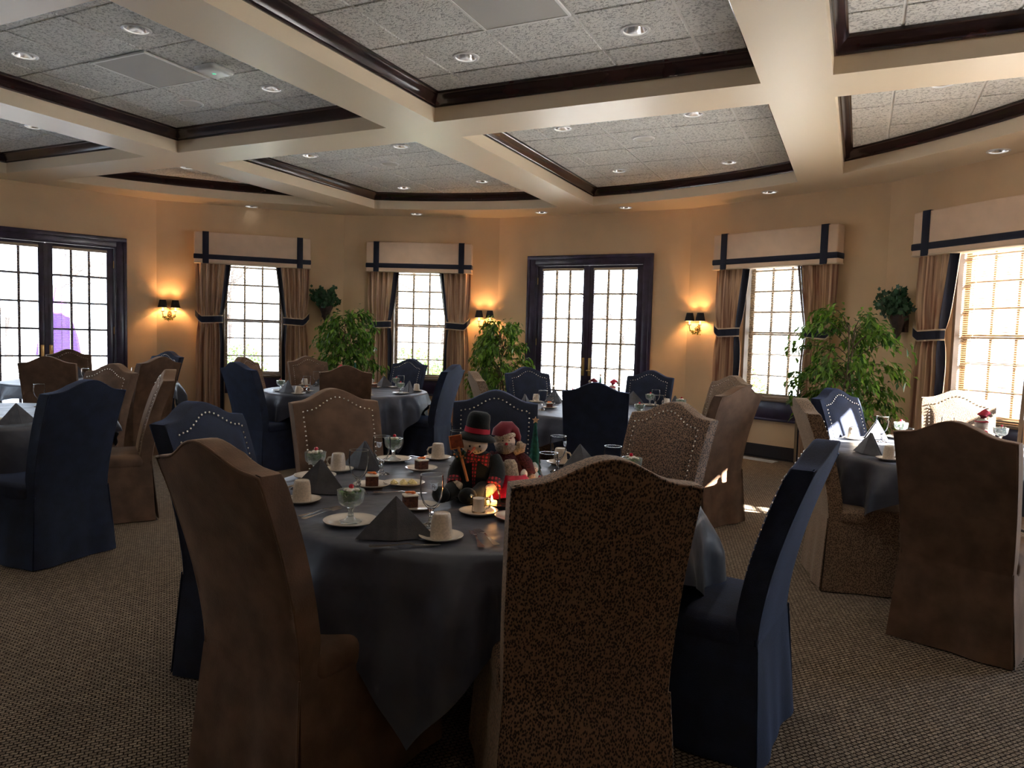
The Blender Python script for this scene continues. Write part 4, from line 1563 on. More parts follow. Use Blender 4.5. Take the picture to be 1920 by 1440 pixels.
for i, (dx, dy) in enumerate([(-0.045, 0.0), (-0.005, 0.012), (0.000, -0.014), (0.040, 0.0), (0.030, 0.022)]):
    if bz is None:
        mb = MB(); mb.lathe([(0.001, 0.0), (0.016, 0.0), (0.017, 0.005), (0.012, 0.008), (0.012, 0.011), (0.006, 0.013), (0.005, 0.016), (0.001, 0.018)], 20, flute=0.12, nf=7)
        bz = mb.build('butter_rosette', 'butter', None, loc=L3(-0.455 + dx, 3.11 + dy, 0.006), ang=60)
        bz['label'] = 'pale piped butter rosette on the oval dish'; bz['category'] = 'butter'; bz['group'] = 'butter rosettes on the oval dish'
    else:
        dup(bz, L3(-0.455 + dx, 3.11 + dy, 0.006), i)
dup(sauc, L3(-0.110, 2.637), 0, 'cream saucer under the glass creamer before the candle')
t = thing('glass_creamer', 'small glass creamer of white cream in front of the lit candle', 'creamer', L3(-0.110, 2.637, 0.006), radians(-10))
mb = MB(); mb.lathe([(0.001, 0.0), (0.024, 0.0), (0.0255, 0.004), (0.0245, 0.03), (0.0265, 0.062), (0.0245, 0.062), (0.0228, 0.03), (0.0235, 0.006), (0.001, 0.005)], 28); mb.build('jug', 'votive', t, ang=50)
mb = MB(); mb.lathe([(0.001, 0.006), (0.0225, 0.006), (0.0220, 0.03), (0.0236, 0.053), (0.001, 0.054)], 24); mb.build('milk', 'milk', t, ang=50)
mb = MB(); mb.tube([(0.024, 0, 0.055), (0.038, 0, 0.056), (0.044, 0, 0.042), (0.040, 0, 0.022), (0.025, 0, 0.014)], 0.0035, 8); mb.build('handle', 'crystal', t, ang=80)
mb = MB(); mb.tube([(-0.024, 0, 0.056), (-0.032, 0, 0.064)], [0.007, 0.004], 8); mb.build('spout', 'crystal', t, ang=80)
nap = napkin_proto('standing grey napkin at the table edge, nearest the camera', L3(-0.362, 2.300), radians(8), 'folded napkins on the snowman table')
for x, y, a, l in [(-0.770, 2.930, -20, 'standing grey napkin behind the left mug'), (-0.700, 3.470, -35, 'standing dark napkin in front of the brown nailhead chair'), (0.345, 3.560, 25, 'standing dark napkin in front of the navy back of a farther chair')]:
    dup(nap, L3(x, y), radians(a), l)
FK = flat_thing('dinner_fork', 'left fork of the pair beside the nearest mug', L3(-0.100, 2.290), radians(102), 'forks on the snowman table')
dup(FK, L3(-0.068, 2.315), radians(112), 'right fork of the pair beside the nearest mug')
dup(FK, L3(-0.668, 2.560), radians(62), 'lower fork of the pair left of the nearest coupe')
dup(FK, L3(-0.684, 2.590), radians(58), 'upper fork of the pair left of the nearest coupe')
KN = flat_thing('table_knife', 'knife lying before the oval butter dish', L3(-0.46, 2.935), radians(4), 'knives on the snowman table')
dup(KN, L3(-0.33, 2.195), radians(10), 'knife under the nearest standing napkin')
dup(FK, L3(-0.50, 3.80), radians(170), 'fork at the back edge left of the back mug')

# ------------------------------------------------------------------ place settings of the other tables
def setting(tk, x, y, a, desc, items):
    """x,y = chair, table centre from TB; a = bearing of the seat from the table centre"""
    tx, ty, _ = TB[tk]
    ang = atan2(y - ty, x - tx)
    er = Vector((cos(ang), sin(ang))); et = Vector((-sin(ang), cos(ang)))
    def p(r, l, dz=0):
        q = Vector((tx, ty)) + er * r + et * l
        return (q.x, q.y, ZI + dz)
    grp = ' on ' + TN[tk]
    rz = ang + pi / 2
    if 'n' in items: dup(nap, p(0.74, 0.0), rz, 'standing grey napkin ' + desc, 'folded napkins' + grp)
    if 'c' in items:
        dup(plate, p(0.70, -0.20), 0, 'cream plate under the salad ' + desc, 'plates' + grp)
        dup(coupe, p(0.70, -0.20, 0.006), ang, 'stemmed salad coupe ' + desc, 'salad coupes' + grp)
    if 'g' in items: dup(gob_plain, p(0.60, 0.13), 0, 'clear water goblet ' + desc, 'water goblets' + grp)
    if 'm' in items:
        dup(sauc, p(0.76, 0.215), 0, 'cream saucer ' + desc, 'saucers' + grp)
        dup(mug, p(0.76, 0.215, 0.006), ang + 2.0, 'upside-down speckled mug ' + desc, 'upside-down mugs' + grp)
    if 'k' in items:
        dup(dplate, p(0.50, -0.03), 0, 'small cream cake plate ' + desc, 'dessert plates' + grp)
        dup(cake, p(0.50, -0.03, 0.006), ang, 'chocolate cake square ' + desc, 'cake squares' + grp)
ST = [(7, 'ncgmk', 'at the navy chair left of the first ficus table'), (9, 'ncgmk', 'before the far brown nailhead chair by the curtain'), (10, 'ngmk', 'hidden side before the brown chair back'),
      (11, 'ncgmk', 'before the navy chair under the second window'), (12, 'ncgm', 'before the sideways navy chair with gathered skirt'),
      (13, 'ngk', 'before the edge-on pebbled chair by the second ficus'), (14, 'ncgmk', 'before the navy chair left of the middle doors'), (16, 'ncgm', 'before the navy chair right of the middle doors'),
      (17, 'ncgm', 'before the grey brown chair by the third window'), (18, 'cgm', 'before the tan chair with the sun patch'),
      (20, 'ngm', 'before the pebbled chair on the sunlit table'), (21, 'ncgm', 'before the sunlit navy chair'), (22, 'cgk', 'before the sunlit tan nailhead chair'),
      (23, 'nmk', 'before the nearest navy chair on the left'), (24, 'ncg', 'before the brown chair in profile'), (25, 'cgm', 'before the dark brown chair with a lit side'),
      (26, 'gm', 'before the brown chair at the far left table'), (27, 'ngm', 'before the chair against the left French doors'), (28, 'gmc', 'before the brown chair under the first sconce')]
for i, it, d in ST:
    tk, x, y = CH[i][0], CH[i][1], CH[i][2]
    setting(tk, x, y, 0, d, it)
for (x, y), it, d in [((-4.15, 3.95), 'ncgm', 'at the table corner cut by the left edge'), ((-4.6, 5.9), 'ng', 'at the back of the left edge table')]:
    setting('T5', x, y, 0, d, it)

# ------------------------------------------------------------------ centrepiece on the near table
t = thing('round_tray', 'low black round tray under the snowman display', 'tray', L3(0.02, 2.955))
mb = MB(); mb.lathe([(0.001, 0.0), (0.255, 0.0), (0.262, 0.006), (0.258, 0.008), (0.001, 0.008)], 64); mb.build('base', 'tray', t)
mb = MB(); mb.lathe([(0.255, 0.006), (0.264, 0.006), (0.268, 0.017), (0.262, 0.017), (0.254, 0.0085), (0.255, 0.006)], 64); mb.build('rim', 'tray', t)
ZT2 = 0.0085
from mathutils import Euler
def eul(x, y, z):
    return Euler((radians(x), radians(y), radians(z)))

# plush snowman: faces the camera, turned slightly left
s = thing('plush_snowman', 'seated plush snowman in a black top hat, plaid bow tie and black jacket', 'plush toy', L3(-0.130, 2.915, ZT2), radians(-8))
mb = MB()
mb.lathe([(0.001, 0.0), (0.055, 0.0), (0.085, 0.02), (0.098, 0.06), (0.094, 0.105), (0.078, 0.145), (0.052, 0.172), (0.03, 0.182), (0.001, 0.184)], 28, sy=0.78)
mb.build('jacket', 'blackfelt', s, ang=80)
mb = MB(); mb.grid(lambda u, v: ((u - 0.5) * (0.006 + 0.016 * v), -0.0735 - 0.006 * sin(v * 3.1) + 0.03 * max(0, v - 0.55), 0.03 + 0.13 * v), 8, 10)
mb.build('vest', 'plaid', s, recalc=False, ang=80)
mb = MB()
mb.ell((-0.012, -0.028, 0.214), (0.056, 0.046, 0.042), 24, eul(0, 6, 0), m=14)
hd = mb.build('head', 'whitefelt', s, ang=80)
mb = MB(); mb.tube([(-0.002, -0.068, 0.204), (-0.006, -0.090, 0.196), (-0.011, -0.110, 0.186)], [0.0065, 0.0045, 0.0012], 10); mb.build('nose', 'carrot', hd, ang=80)
mb = MB()
for ex, ez in ((-0.020, 0.210), (0.020, 0.211)):
    mb.ell((ex, -0.0735, ez), (0.0042, 0.0030, 0.0046), 8)
for k in range(5):
    a = -2.6 + k * 0.52
    mb.ell((0.000 + 0.026 * cos(a), -0.0725 + 0.010 * cos(a) ** 2 + 0.004 * abs(sin(a)), 0.198 + 0.012 * sin(a)), (0.0024, 0.0024, 0.0024), 8)
mb.build('coal_face', 'blackfelt', hd, ang=80)
hat = MB()
hat.lathe([(0.001, 0.092), (0.030, 0.091), (0.041, 0.083), (0.0465, 0.068), (0.048, 0.045), (0.0495, 0.026), (0.050, 0.012), (0.052, 0.004)], 30)
for v in hat.bm.verts:
    v.co += Vector((0.0015 * sin(v.co.z * 90), 0.003 * sin(v.co.z * 60 + v.co.x * 40), 0))
hat.lathe([(0.050, 0.006), (0.070, -0.006), (0.078, -0.018), (0.076, -0.021), (0.066, -0.012), (0.048, -0.001)], 36, flute=0.05, nf=3)
hobj = hat.build('hat', 'blackfelt', s, ang=70)
hobj.location = (-0.006, -0.004, 0.250)
hobj.rotation_euler = (radians(-1), radians(7), 0)
mb = MB(); mb.lathe([(0.0495, 0.008), (0.0525, 0.008), (0.0505, 0.028), (0.0478, 0.028)], 30); mb.build('hat_band', 'redfelt', hobj, label='red hat band')
mb = MB()
for sg in (-1, 1):
    mb.grid(lambda u, v: (sg * (0.004 + 0.042 * u), -0.097 - 0.010 * sin(u * 3.1), 0.168 + (v - 0.5) * (0.014 + 0.044 * u)), 6, 6)
    mb.grid(lambda u, v: (sg * (0.004 + 0.042 * u), -0.090 + 0.006 * sin(u * 3.1), 0.168 + (v - 0.5) * (0.014 + 0.044 * u)), 6, 6)
mb.ell((0, -0.098, 0.168), (0.010, 0.008, 0.012), 12)
bt = mb.build('bow_tie', 'plaid', s, recalc=False, ang=80)
bt.rotation_euler = (0, radians(6), 0)
for sg, pts, rr_ in ((1, [(0.060, 0.0, 0.150), (0.098, -0.02, 0.115), (0.085, -0.075, 0.070)], [0.034, 0.036, 0.032]), (-1, [(-0.058, 0.0, 0.145), (-0.092, -0.03, 0.105), (-0.080, -0.075, 0.070)], [0.030, 0.032, 0.028])):
    mb = MB()
    P0, P1, P2 = [Vector(p) for p in pts]
    cpts = [P0 * (1 - k) ** 2 + P1 * 2 * k * (1 - k) + P2 * k * k for k in [i / 8 for i in range(9)]]
    mb.tube(cpts, [rr_[0] + (rr_[2] - rr_[0]) * i / 8 for i in range(9)], 14)
    arm = mb.build('sleeve', 'blackfelt', s, ang=80)
    d = (cpts[-1] - cpts[-2]).normalized()
    e1_, e2_ = cpts[-1] - d * 0.006, cpts[-1] + d * 0.020
    mb = MB(); mb.tube([e1_, cpts[-1], e2_], [rr_[2] * 1.03, rr_[2] * 1.05, rr_[2] * 1.02], 14); mb.build('cuff', 'plaid', arm, ang=60)
    if sg > 0:
        h2 = e2_ + Vector((-0.045, -0.030, -0.035))
    else:
        h2 = e2_ + Vector((0.030, -0.015, -0.012))
    mb = MB(); mb.tube([e2_ - d * 0.004, e2_.lerp(h2, 0.35), e2_.lerp(h2, 0.8), h2], [0.019, 0.022, 0.021, 0.011], 14)
    mb.ell(tuple(e2_.lerp(h2, 0.45) + Vector((0.0, -0.006, 0.016))), (0.009, 0.014, 0.009), 10)
    mb.build('mitten', 'whitefelt', arm, ang=80)
for sg in (-1, 1):
    mb = MB()
    mb.tube([(sg * 0.04, -0.02, 0.030), (sg * 0.06 - 0.02, -0.085, 0.040), (sg * 0.055 - 0.03, -0.135, 0.032), (sg * 0.050 - 0.045, -0.165, 0.030)], [0.034, 0.036, 0.031, 0.028], 14)
    lg = mb.build('leg', 'blackfelt', s, ang=80)
    mb = MB(); mb.ell((sg * 0.052 - 0.055, -0.180, 0.034), (0.036, 0.030, 0.034), 16, eul(25, 0, sg * 10)); mb.build('boot', 'blackfelt', lg, ang=80)
# toy shovel he holds
t = thing('toy_shovel', 'toy snow shovel with copper blade and evergreen sprig held by the snowman', 'toy shovel', L3(-0.195, 2.850, ZT2), radians(-8))
mb = MB(); mb.tube([(0.040, -0.050, 0.080), (0.012, -0.020, 0.150), (-0.010, -0.005, 0.205)], 0.0055, 8); mb.build('handle', 'handlewood', t, ang=80)
mb = MB(); mb.slab([(-0.028, -0.004), (0.022, -0.004), (0.024, 0.004), (-0.026, 0.004)], 0.0, 0.052)
bl = mb.build('blade', 'copper', t); bl.location = (-0.012, 0.0, 0.200); bl.rotation_euler = (0, radians(-12), 0)
mb = MB(); mb.tube([(-0.028, -0.005, 0), (-0.026, -0.005, 0.052), (0.022, -0.005, 0.052), (0.024, -0.005, 0), (-0.028, -0.005, 0)], 0.0025, 6); o = mb.build('blade_rim', 'handlewood', bl, ang=80)
def sprig(parent, c, r, n, name, mt, seed, zr=1.0, ln=0.012):
    rnd = random.Random(seed)
    mb = MB()
    for i in range(n):
        d = Vector((rnd.gauss(0, 1), rnd.gauss(0, 1), rnd.gauss(0, zr))).normalized()
        p = Vector(c) + Vector((d.x * r[0], d.y * r[1], d.z * r[2])) * rnd.random() ** 0.4
        q = p + (d + Vector((0, 0, rnd.uniform(-0.3, 0.5)))) * ln
        s_ = d.cross(Vector((0.3, 0.2, 1))).normalized() * 0.0012
        mb.f([mb.v(p - s_), mb.v(p + s_), mb.v(q)])
    return mb.build(name, mt, parent, recalc=False)
sprig(t, (0.000, -0.010, 0.172), (0.036, 0.016, 0.014), 420, 'evergreen_sprig', 'needle', 4)
mb = MB()
for p in ((-0.01, -0.026, 0.170), (0.014, -0.026, 0.174), (0.022, -0.02, 0.166), (-0.022, -0.02, 0.178)):
    mb.ell(p, 0.0042, 8)
mb.build('berries', 'handlewood', t, ang=80)

# plush Santa leaning behind
s = thing('plush_santa', 'plush bearded Santa in burgundy velvet hat leaning behind the snowman', 'plush toy', L3(-0.018, 3.055, ZT2), radians(14))
mb = MB(); mb.lathe([(0.001, 0.0), (0.060, 0.0), (0.082, 0.03), (0.078, 0.09), (0.060, 0.14), (0.035, 0.17), (0.001, 0.175)], 26, sy=0.8); mb.build('coat', 'tweed', s, ang=80)
mb = MB(); mb.ell((-0.012, -0.020, 0.205), (0.046, 0.042, 0.042), 20, m=12); hd = mb.build('head', 'whitefelt', s, ang=80)
mb = MB(); mb.ell((-0.012, -0.036, 0.186), (0.044, 0.032, 0.032), 20, m=12); mb.build('beard', 'greyfur', hd, ang=80)
mb = MB()
for ex in (-0.028, -0.002):
    mb.ell((ex, -0.058, 0.214), (0.003, 0.003, 0.003), 8)
mb.build('eyes', 'blackfelt', hd, ang=80)
mb = MB(); mb.ell((-0.015, -0.068, 0.202), (0.007, 0.006, 0.006), 10); mb.build('nose', 'redfelt', hd, ang=80)
mb = MB(); mb.tube([(-0.022, -0.018, 0.224), (-0.018, -0.016, 0.242), (-0.006, -0.014, 0.256), (0.014, -0.012, 0.262), (0.034, -0.014, 0.246), (0.046, -0.022, 0.222), (0.050, -0.030, 0.202)], [0.047, 0.046, 0.040, 0.028, 0.021, 0.014, 0.006], 18)
hat_o = mb.build('hat', 'burgundy', s, ang=80)
mb = MB(); mb.lathe([(0.040, 0.0), (0.048, -0.006), (0.052, 0.004), (0.047, 0.014), (0.040, 0.010), (0.040, 0.0)], 26)
hb = mb.build('hat_trim', 'fur', hat_o, ang=80); hb.location = (-0.014, -0.018, 0.220); hb.rotation_euler = (radians(-12), radians(-12), 0)
mb = MB(); mb.ell((0.051, -0.034, 0.194), 0.0155, 14); mb.build('pompom', 'fur', hat_o, ang=80)
mb = MB(); mb.tube([(0.03, -0.02, 0.160), (0.058, -0.03, 0.178), (0.066, -0.028, 0.200)], [0.018, 0.022, 0.016], 12); mb.build('scarf', 'fur', s, ang=80)
for sg in (-1, 1):
    mb = MB(); P0, P1, P2 = Vector((sg * 0.05, -0.01, 0.145)), Vector((sg * 0.085, -0.03, 0.115)), Vector((sg * 0.098, -0.055, 0.070))
    mb.tube([P0, P0.lerp(P1, 0.6), P1, P1.lerp(P2, 0.5), P2], [0.026, 0.027, 0.026, 0.024, 0.022], 12)
    ar = mb.build('sleeve', 'tweed', s, ang=80)
    mb = MB(); mb.ell(tuple(P2 + Vector((0, -0.008, -0.018))), (0.020, 0.018, 0.024), 14); mb.build('mitten', 'greyfur', ar, ang=80)
# knitted toy bag and red satin skirt in front of him
t = thing('knitted_sack', 'cream knitted sack with orange hem beside the snowman shoulder', 'sack', L3(0.000, 2.950, ZT2), radians(35))
mb = MB(); mb.lathe([(0.001, 0.0), (0.040, 0.0), (0.047, 0.03), (0.044, 0.08), (0.034, 0.125), (0.022, 0.142), (0.001, 0.145)], 22, sy=0.6); mb.build('knit_body', 'fur', t, ang=80)
mb = MB(); mb.lathe([(0.044, 0.022), (0.050, 0.024), (0.050, 0.040), (0.045, 0.042)], 22, sy=0.62); mb.build('hem', 'orange', t, ang=80)
mb = MB()
mb.grid(lambda u, v: ((0.055 + 0.085 * v) * cos(-2.6 + 2.9 * u) * (1 + 0.06 * v * sin(u * 26)), (0.045 + 0.075 * v) * sin(-2.6 + 2.9 * u) * (1 + 0.06 * v * sin(u * 26)), 0.085 * (1 - v) ** 1.4 + 0.004 + 0.006 * v * (1 + sin(u * 26))), 60, 10)
o = mb.build('red_satin_cloth', 'redsatin', None, loc=L3(0.010, 2.930, ZT2), recalc=False, ang=80)
o['label'] = 'gathered red satin cloth spread beside the snowman'; o['category'] = 'cloth'
# felt cone trees with star and trunk
def felt_tree(loc, rot, h, r, label, lean=0):
    t = thing('felt_tree', label, 'ornament tree', loc, rot, 'felt cone trees with wooden stars')
    mb = MB()
    mb.lathe([(0.001, 0.0), (0.012, 0.0), (0.011, 0.052), (0.001, 0.052)], 12); mb.build('trunk', 'handlewood', t)
    mb = MB(); n = 9
    z = 0.048
    prof = []
    for k in range(n):
        f0, f1 = k / n, (k + 1) / n
        r0 = r * (1 - f0 * 0.86); r1 = r * (1 - f1 * 0.86) * 0.80
        z0_, z1_ = z + (h - z) * f0, z + (h - z) * f1
        mb.lathe([(r0 * 0.55, z0_ + 0.004), (r0 * 1.04, z0_ - 0.004), (r0, z0_ + 0.004), (r1, z1_ + 0.004)], 20, flute=0.09, nf=6)
    mb.build('layered_cone', 'treefelt', t, ang=50)
    mb = MB()
    pts = []
    for i in range(10):
        a = pi / 2 + i * pi / 5
        rr_ = 0.016 if i % 2 == 0 else 0.0075
        pts.append((rr_ * cos(a), rr_ * sin(a)))
    lo = [mb.v((x, -0.004, h + 0.012 + y)) for x, y in pts]; hi = [mb.v((x, 0.004, h + 0.012 + y)) for x, y in pts]
    mb.f(lo); mb.f(hi[::-1])
    for i in range(10):
        j = (i + 1) % 10
        mb.f([lo[i], hi[i], hi[j], lo[j]])
    mb.build('star', 'star', t)
    return t
felt_tree(L3(0.108, 3.165, ZT2), radians(5), 0.272, 0.031, 'tall slim green felt tree with a wooden star, right of the Santa')
tr = felt_tree(L3(-0.175, 3.010, ZT2), radians(-5), 0.232, 0.038, 'green felt tree behind the shovel with its star showing above')
t = thing('bottle_brush_tree', 'small dark bottle-brush tree at the left rim of the tray', 'ornament tree', L3(-0.205, 2.905, ZT2))
mb = MB(); mb.lathe([(0.001, 0.0), (0.014, 0.0), (0.013, 0.010), (0.004, 0.012), (0.003, 0.09), (0.001, 0.10)], 12); mb.build('stand', 'handlewood', t)
rnd = random.Random(3)
mb = MB()
for i in range(900):
    f_ = rnd.random(); z = 0.016 + 0.095 * f_; a = rnd.random() * 6.28; rr_ = 0.030 * (1 - f_) + 0.004
    p = Vector((0, 0, z)); q = Vector((rr_ * cos(a), rr_ * sin(a), z - 0.004)); s_ = Vector((-sin(a), cos(a), 0)) * 0.0009
    mb.f([mb.v(p), mb.v(q - s_), mb.v(q + s_)])
mb.build('bristles', 'needle', t, recalc=False)
# glazed figurines
def figurine(loc, rot, label, body, h, arm):
    t = thing('glazed_figurine', label, 'figurine', loc, rot)
    k = h / 0.1
    mb = MB(); mb.lathe([(0.001, 0), (0.022 * k, 0), (0.026 * k, 0.012 * k), (0.024 * k, 0.040 * k), (0.016 * k, 0.060 * k), (0.010 * k, 0.066 * k), (0.001, 0.067 * k)], 20); mb.build('robe', body, t, ang=70)
    mb = MB(); mb.ell((0, -0.002 * k, 0.077 * k), (0.0155 * k, 0.015 * k, 0.0155 * k), 16); hd = mb.build('head', 'icewhite', t, ang=80)
    mb = MB(); mb.lathe([(0.0155 * k, 0.083 * k), (0.012 * k, 0.092 * k), (0.005 * k, 0.1 * k), (0.001, 0.101 * k)], 16); mb.build('cap', body, hd, ang=70)
    mb = MB()
    for ex in (-0.005, 0.005):
        mb.ell((ex * k, -0.0162 * k, 0.080 * k), 0.0016 * k, 6)
    mb.build('eyes', 'blackfelt', hd)
    mb = MB(); mb.tube([(-0.02 * k, -0.006, 0.05 * k), (-0.016 * k, -0.022 * k, 0.038 * k), (0.0, -0.027 * k, 0.034 * k), (0.016 * k, -0.022 * k, 0.038 * k), (0.02 * k, -0.006, 0.05 * k)], 0.0055 * k, 8); mb.build('arms', arm, t, ang=80)
    return t
figurine(L3(0.060, 2.985, ZT2), radians(5), 'white glazed figurine holding a dark wreath at the right of the tray', 'icewhite', 0.098, 'blackfelt')
figurine(L3(0.105, 3.060, ZT2), radians(-5), 'pale blue glazed figurine behind the white one, before the felt tree', 'paleblue', 0.115, 'burgundy')
# votive candles
def votive(loc, label, k=1.0):
    t = thing('votive_candle', label, 'candle', loc, 0, 'lit votive candles on the tray')
    mb = MB(); mb.lathe([(0.001, 0.0), (0.020, 0.0), (0.029, 0.010), (0.0335, 0.028), (0.031, 0.048), (0.026, 0.060), (0.0245, 0.0595), (0.0292, 0.047), (0.0315, 0.028), (0.027, 0.012), (0.018, 0.004), (0.001, 0.004)], 28); mb.build('glass_cup', 'votive', t, ang=60)
    mb = MB(); mb.lathe([(0.001, 0.005), (0.020, 0.005), (0.020, 0.018), (0.001, 0.0185)], 20); mb.build('wax', 'wax', t)
    mb = MB(); mb.lathe([(0.001, 0.019), (0.0028, 0.022), (0.0035, 0.027), (0.0018, 0.035), (0.0004, 0.040)], 10); mb.build('flame', 'flame', t, ang=80)
    l = bpy.data.lights.new('candle_light', 'POINT'); l.energy = 0.03; l.color = (1, 0.5, 0.2); l.shadow_soft_size = 0.006
    o = bpy.data.objects.new('candle_light', l); COL.objects.link(o); o.parent = t; o.location = (0, 0, 0.042)
    return t
votive(L3(-0.065, 2.740, ZT2), 'lit glass votive candle in front of the snowman')
votive(L3(0.135, 2.925, ZT2), 'lit glass votive candle beside the white figurine')
votive(L3(-0.215, 2.985, ZT2 - 0.006), 'lit glass votive candle behind the bottle-brush tree')

# small dolls on the middle and far tables
def doll(loc, rot, label, cap):
    t = thing('holiday_doll', label, 'doll', loc, rot)
    mb = MB(); mb.lathe([(0.001, 0), (0.06, 0), (0.07, 0.04), (0.055, 0.12), (0.03, 0.16), (0.001, 0.165)], 20); mb.build('coat', 'redfelt', t, ang=80)
    mb = MB(); mb.ell((0, 0, 0.195), (0.038, 0.036, 0.038), 16); hd = mb.build('head', 'whitefelt', t, ang=80)
    mb = MB(); mb.tube([(0, 0, 0.212), (0.0, 0, 0.25), (0.02, 0, 0.272), (0.045, 0, 0.262)], [0.042, 0.030, 0.020, 0.010], 16); mb.build('hat', cap, t, ang=80)
    mb = MB(); mb.ell((0.052, 0, 0.254), 0.014, 10); mb.build('pompom', 'fur', t, ang=80)
    return t
doll((0.93, 6.72, ZI), radians(10), 'small doll in a red hat on the table before the middle French doors', 'redfelt')
doll((0.78, 6.78, ZI), radians(170), 'second red capped doll, left of the other before the middle doors', 'burgundy')
felt_tree((0.84, 6.90, ZI), 0, 0.30, 0.035, 'green felt tree beside the two dolls before the middle doors')
doll((-1.93, 8.10, ZI), radians(40), 'red capped doll hidden behind a brown chair at the first ficus table', 'redfelt')
felt_tree((-1.78, 8.20, ZI), 0, 0.31, 0.035, 'felt tree whose star peeks over the brown chair before the first ficus')
doll((2.90, 4.45, ZI), radians(0), 'red doll on the sunlit table at the right edge', 'redfelt')

# ------------------------------------------------------------------ wall sconces
def sconce(loc, rot, label):
    t = thing('wall_sconce', label, 'wall lamp', loc, rot, 'double wall sconces with black shades')
    mb = MB(); mb.lathe([(0.001, -0.012), (0.03, -0.012), (0.036, -0.004), (0.036, 0.0)], 16)
    for v in mb.bm.verts:
        v.co = Vector((v.co.x * 0.8, v.co.z, v.co.y * 1.5 + 1.60))
    mb.build('backplate', 'bronze', t)
    for sg in (-1, 1):
        x = sg * 0.082
        mb = MB()
        mb.tube([(sg * 0.01, -0.015, 1.585), (sg * 0.035, -0.05, 1.555), (sg * 0.075, -0.085, 1.565), (x, -0.095, 1.60), (x, -0.095, 1.635)], 0.005, 8)
        mb.lathe([(0.001, 1.632), (0.022, 1.634), (0.026, 1.645), (0.010, 1.640), (0.001, 1.640)], 14, (x, -0.095, 0))
        mb.build('arm', 'bronze', t, ang=60)
        mb = MB(); mb.lathe([(0.010, 1.638), (0.010, 1.695), (0.001, 1.695)], 12, (x, -0.095, 0)); mb.build('candle_sleeve', 'candlesleeve', t)
        mb = MB(); mb.lathe([(0.001, 1.695), (0.008, 1.70), (0.013, 1.715), (0.009, 1.735), (0.001, 1.748)], 12, (x, -0.095, 0)); mb.build('bulb', 'bulb', t, ang=80)
        mb = MB(); mb.lathe([(0.066, 1.690), (0.042, 1.800), (0.0405, 1.800), (0.0645, 1.690)], 28, (x, -0.095, 0)); sh = mb.build('lamp_shade', 'shade', t, ang=50)
        mb = MB(); mb.lathe([(0.0640, 1.691), (0.0400, 1.799)], 28, (x, -0.095, 0)); mb.build('shade_lining', 'shadein', sh, recalc=False)
        l = bpy.data.lights.new('sconce_light', 'POINT'); l.energy = 5.0; l.color = (1, 0.50, 0.20); l.shadow_soft_size = 0.012
        o = bpy.data.objects.new('sconce_light', l); COL.objects.link(o); o.parent = t; o.location = (x, -0.095, 1.738)
    rnd = random.Random(5)
    mb = MB()
    for i in range(46):
        u = rnd.uniform(-1, 1); x = u * 0.085; z = 1.545 + 0.03 * u * u + rnd.gauss(0, 0.014) - 0.012; y = -0.055 + rnd.gauss(0, 0.02)
        d = Vector((rnd.gauss(0, 1), rnd.gauss(0, 0.6), rnd.gauss(0, 1))).normalized() * 0.017
        s_ = d.cross(Vector((0, 1, 0.2))).normalized() * 0.009
        p = Vector((x, y, z))
        mb.f([mb.v(p - d), mb.v(p + s_), mb.v(p + d), mb.v(p - s_)])
    mb.build('metal_leaves', 'grapes', t, recalc=False)
    mb = MB()
    for i in range(14):
        mb.ell((rnd.gauss(0, 0.022), -0.045 + rnd.gauss(0, 0.01), 1.590 + rnd.gauss(0, 0.020)), 0.0095, 8)
    mb.build('fruit_cluster', 'bronze', t, ang=80)
    return t
sc = None
for nm, s_, l in (('wall_back_left', 0.17, 'double wall sconce beside the left French doors'), ('wall_back_middle_left', 2.20, 'double wall sconce above the second ficus, left of the middle doors'), ('wall_back_right', 0.18, 'double wall sconce right of the middle French doors')):
    wl = wn[nm]
    if sc is None:
        sc = sconce(wall_pt(wl, s_, 0), wl['a'], l)
    else:
        c = dup(sc, wall_pt(wl, s_, 0), wl['a'], l)

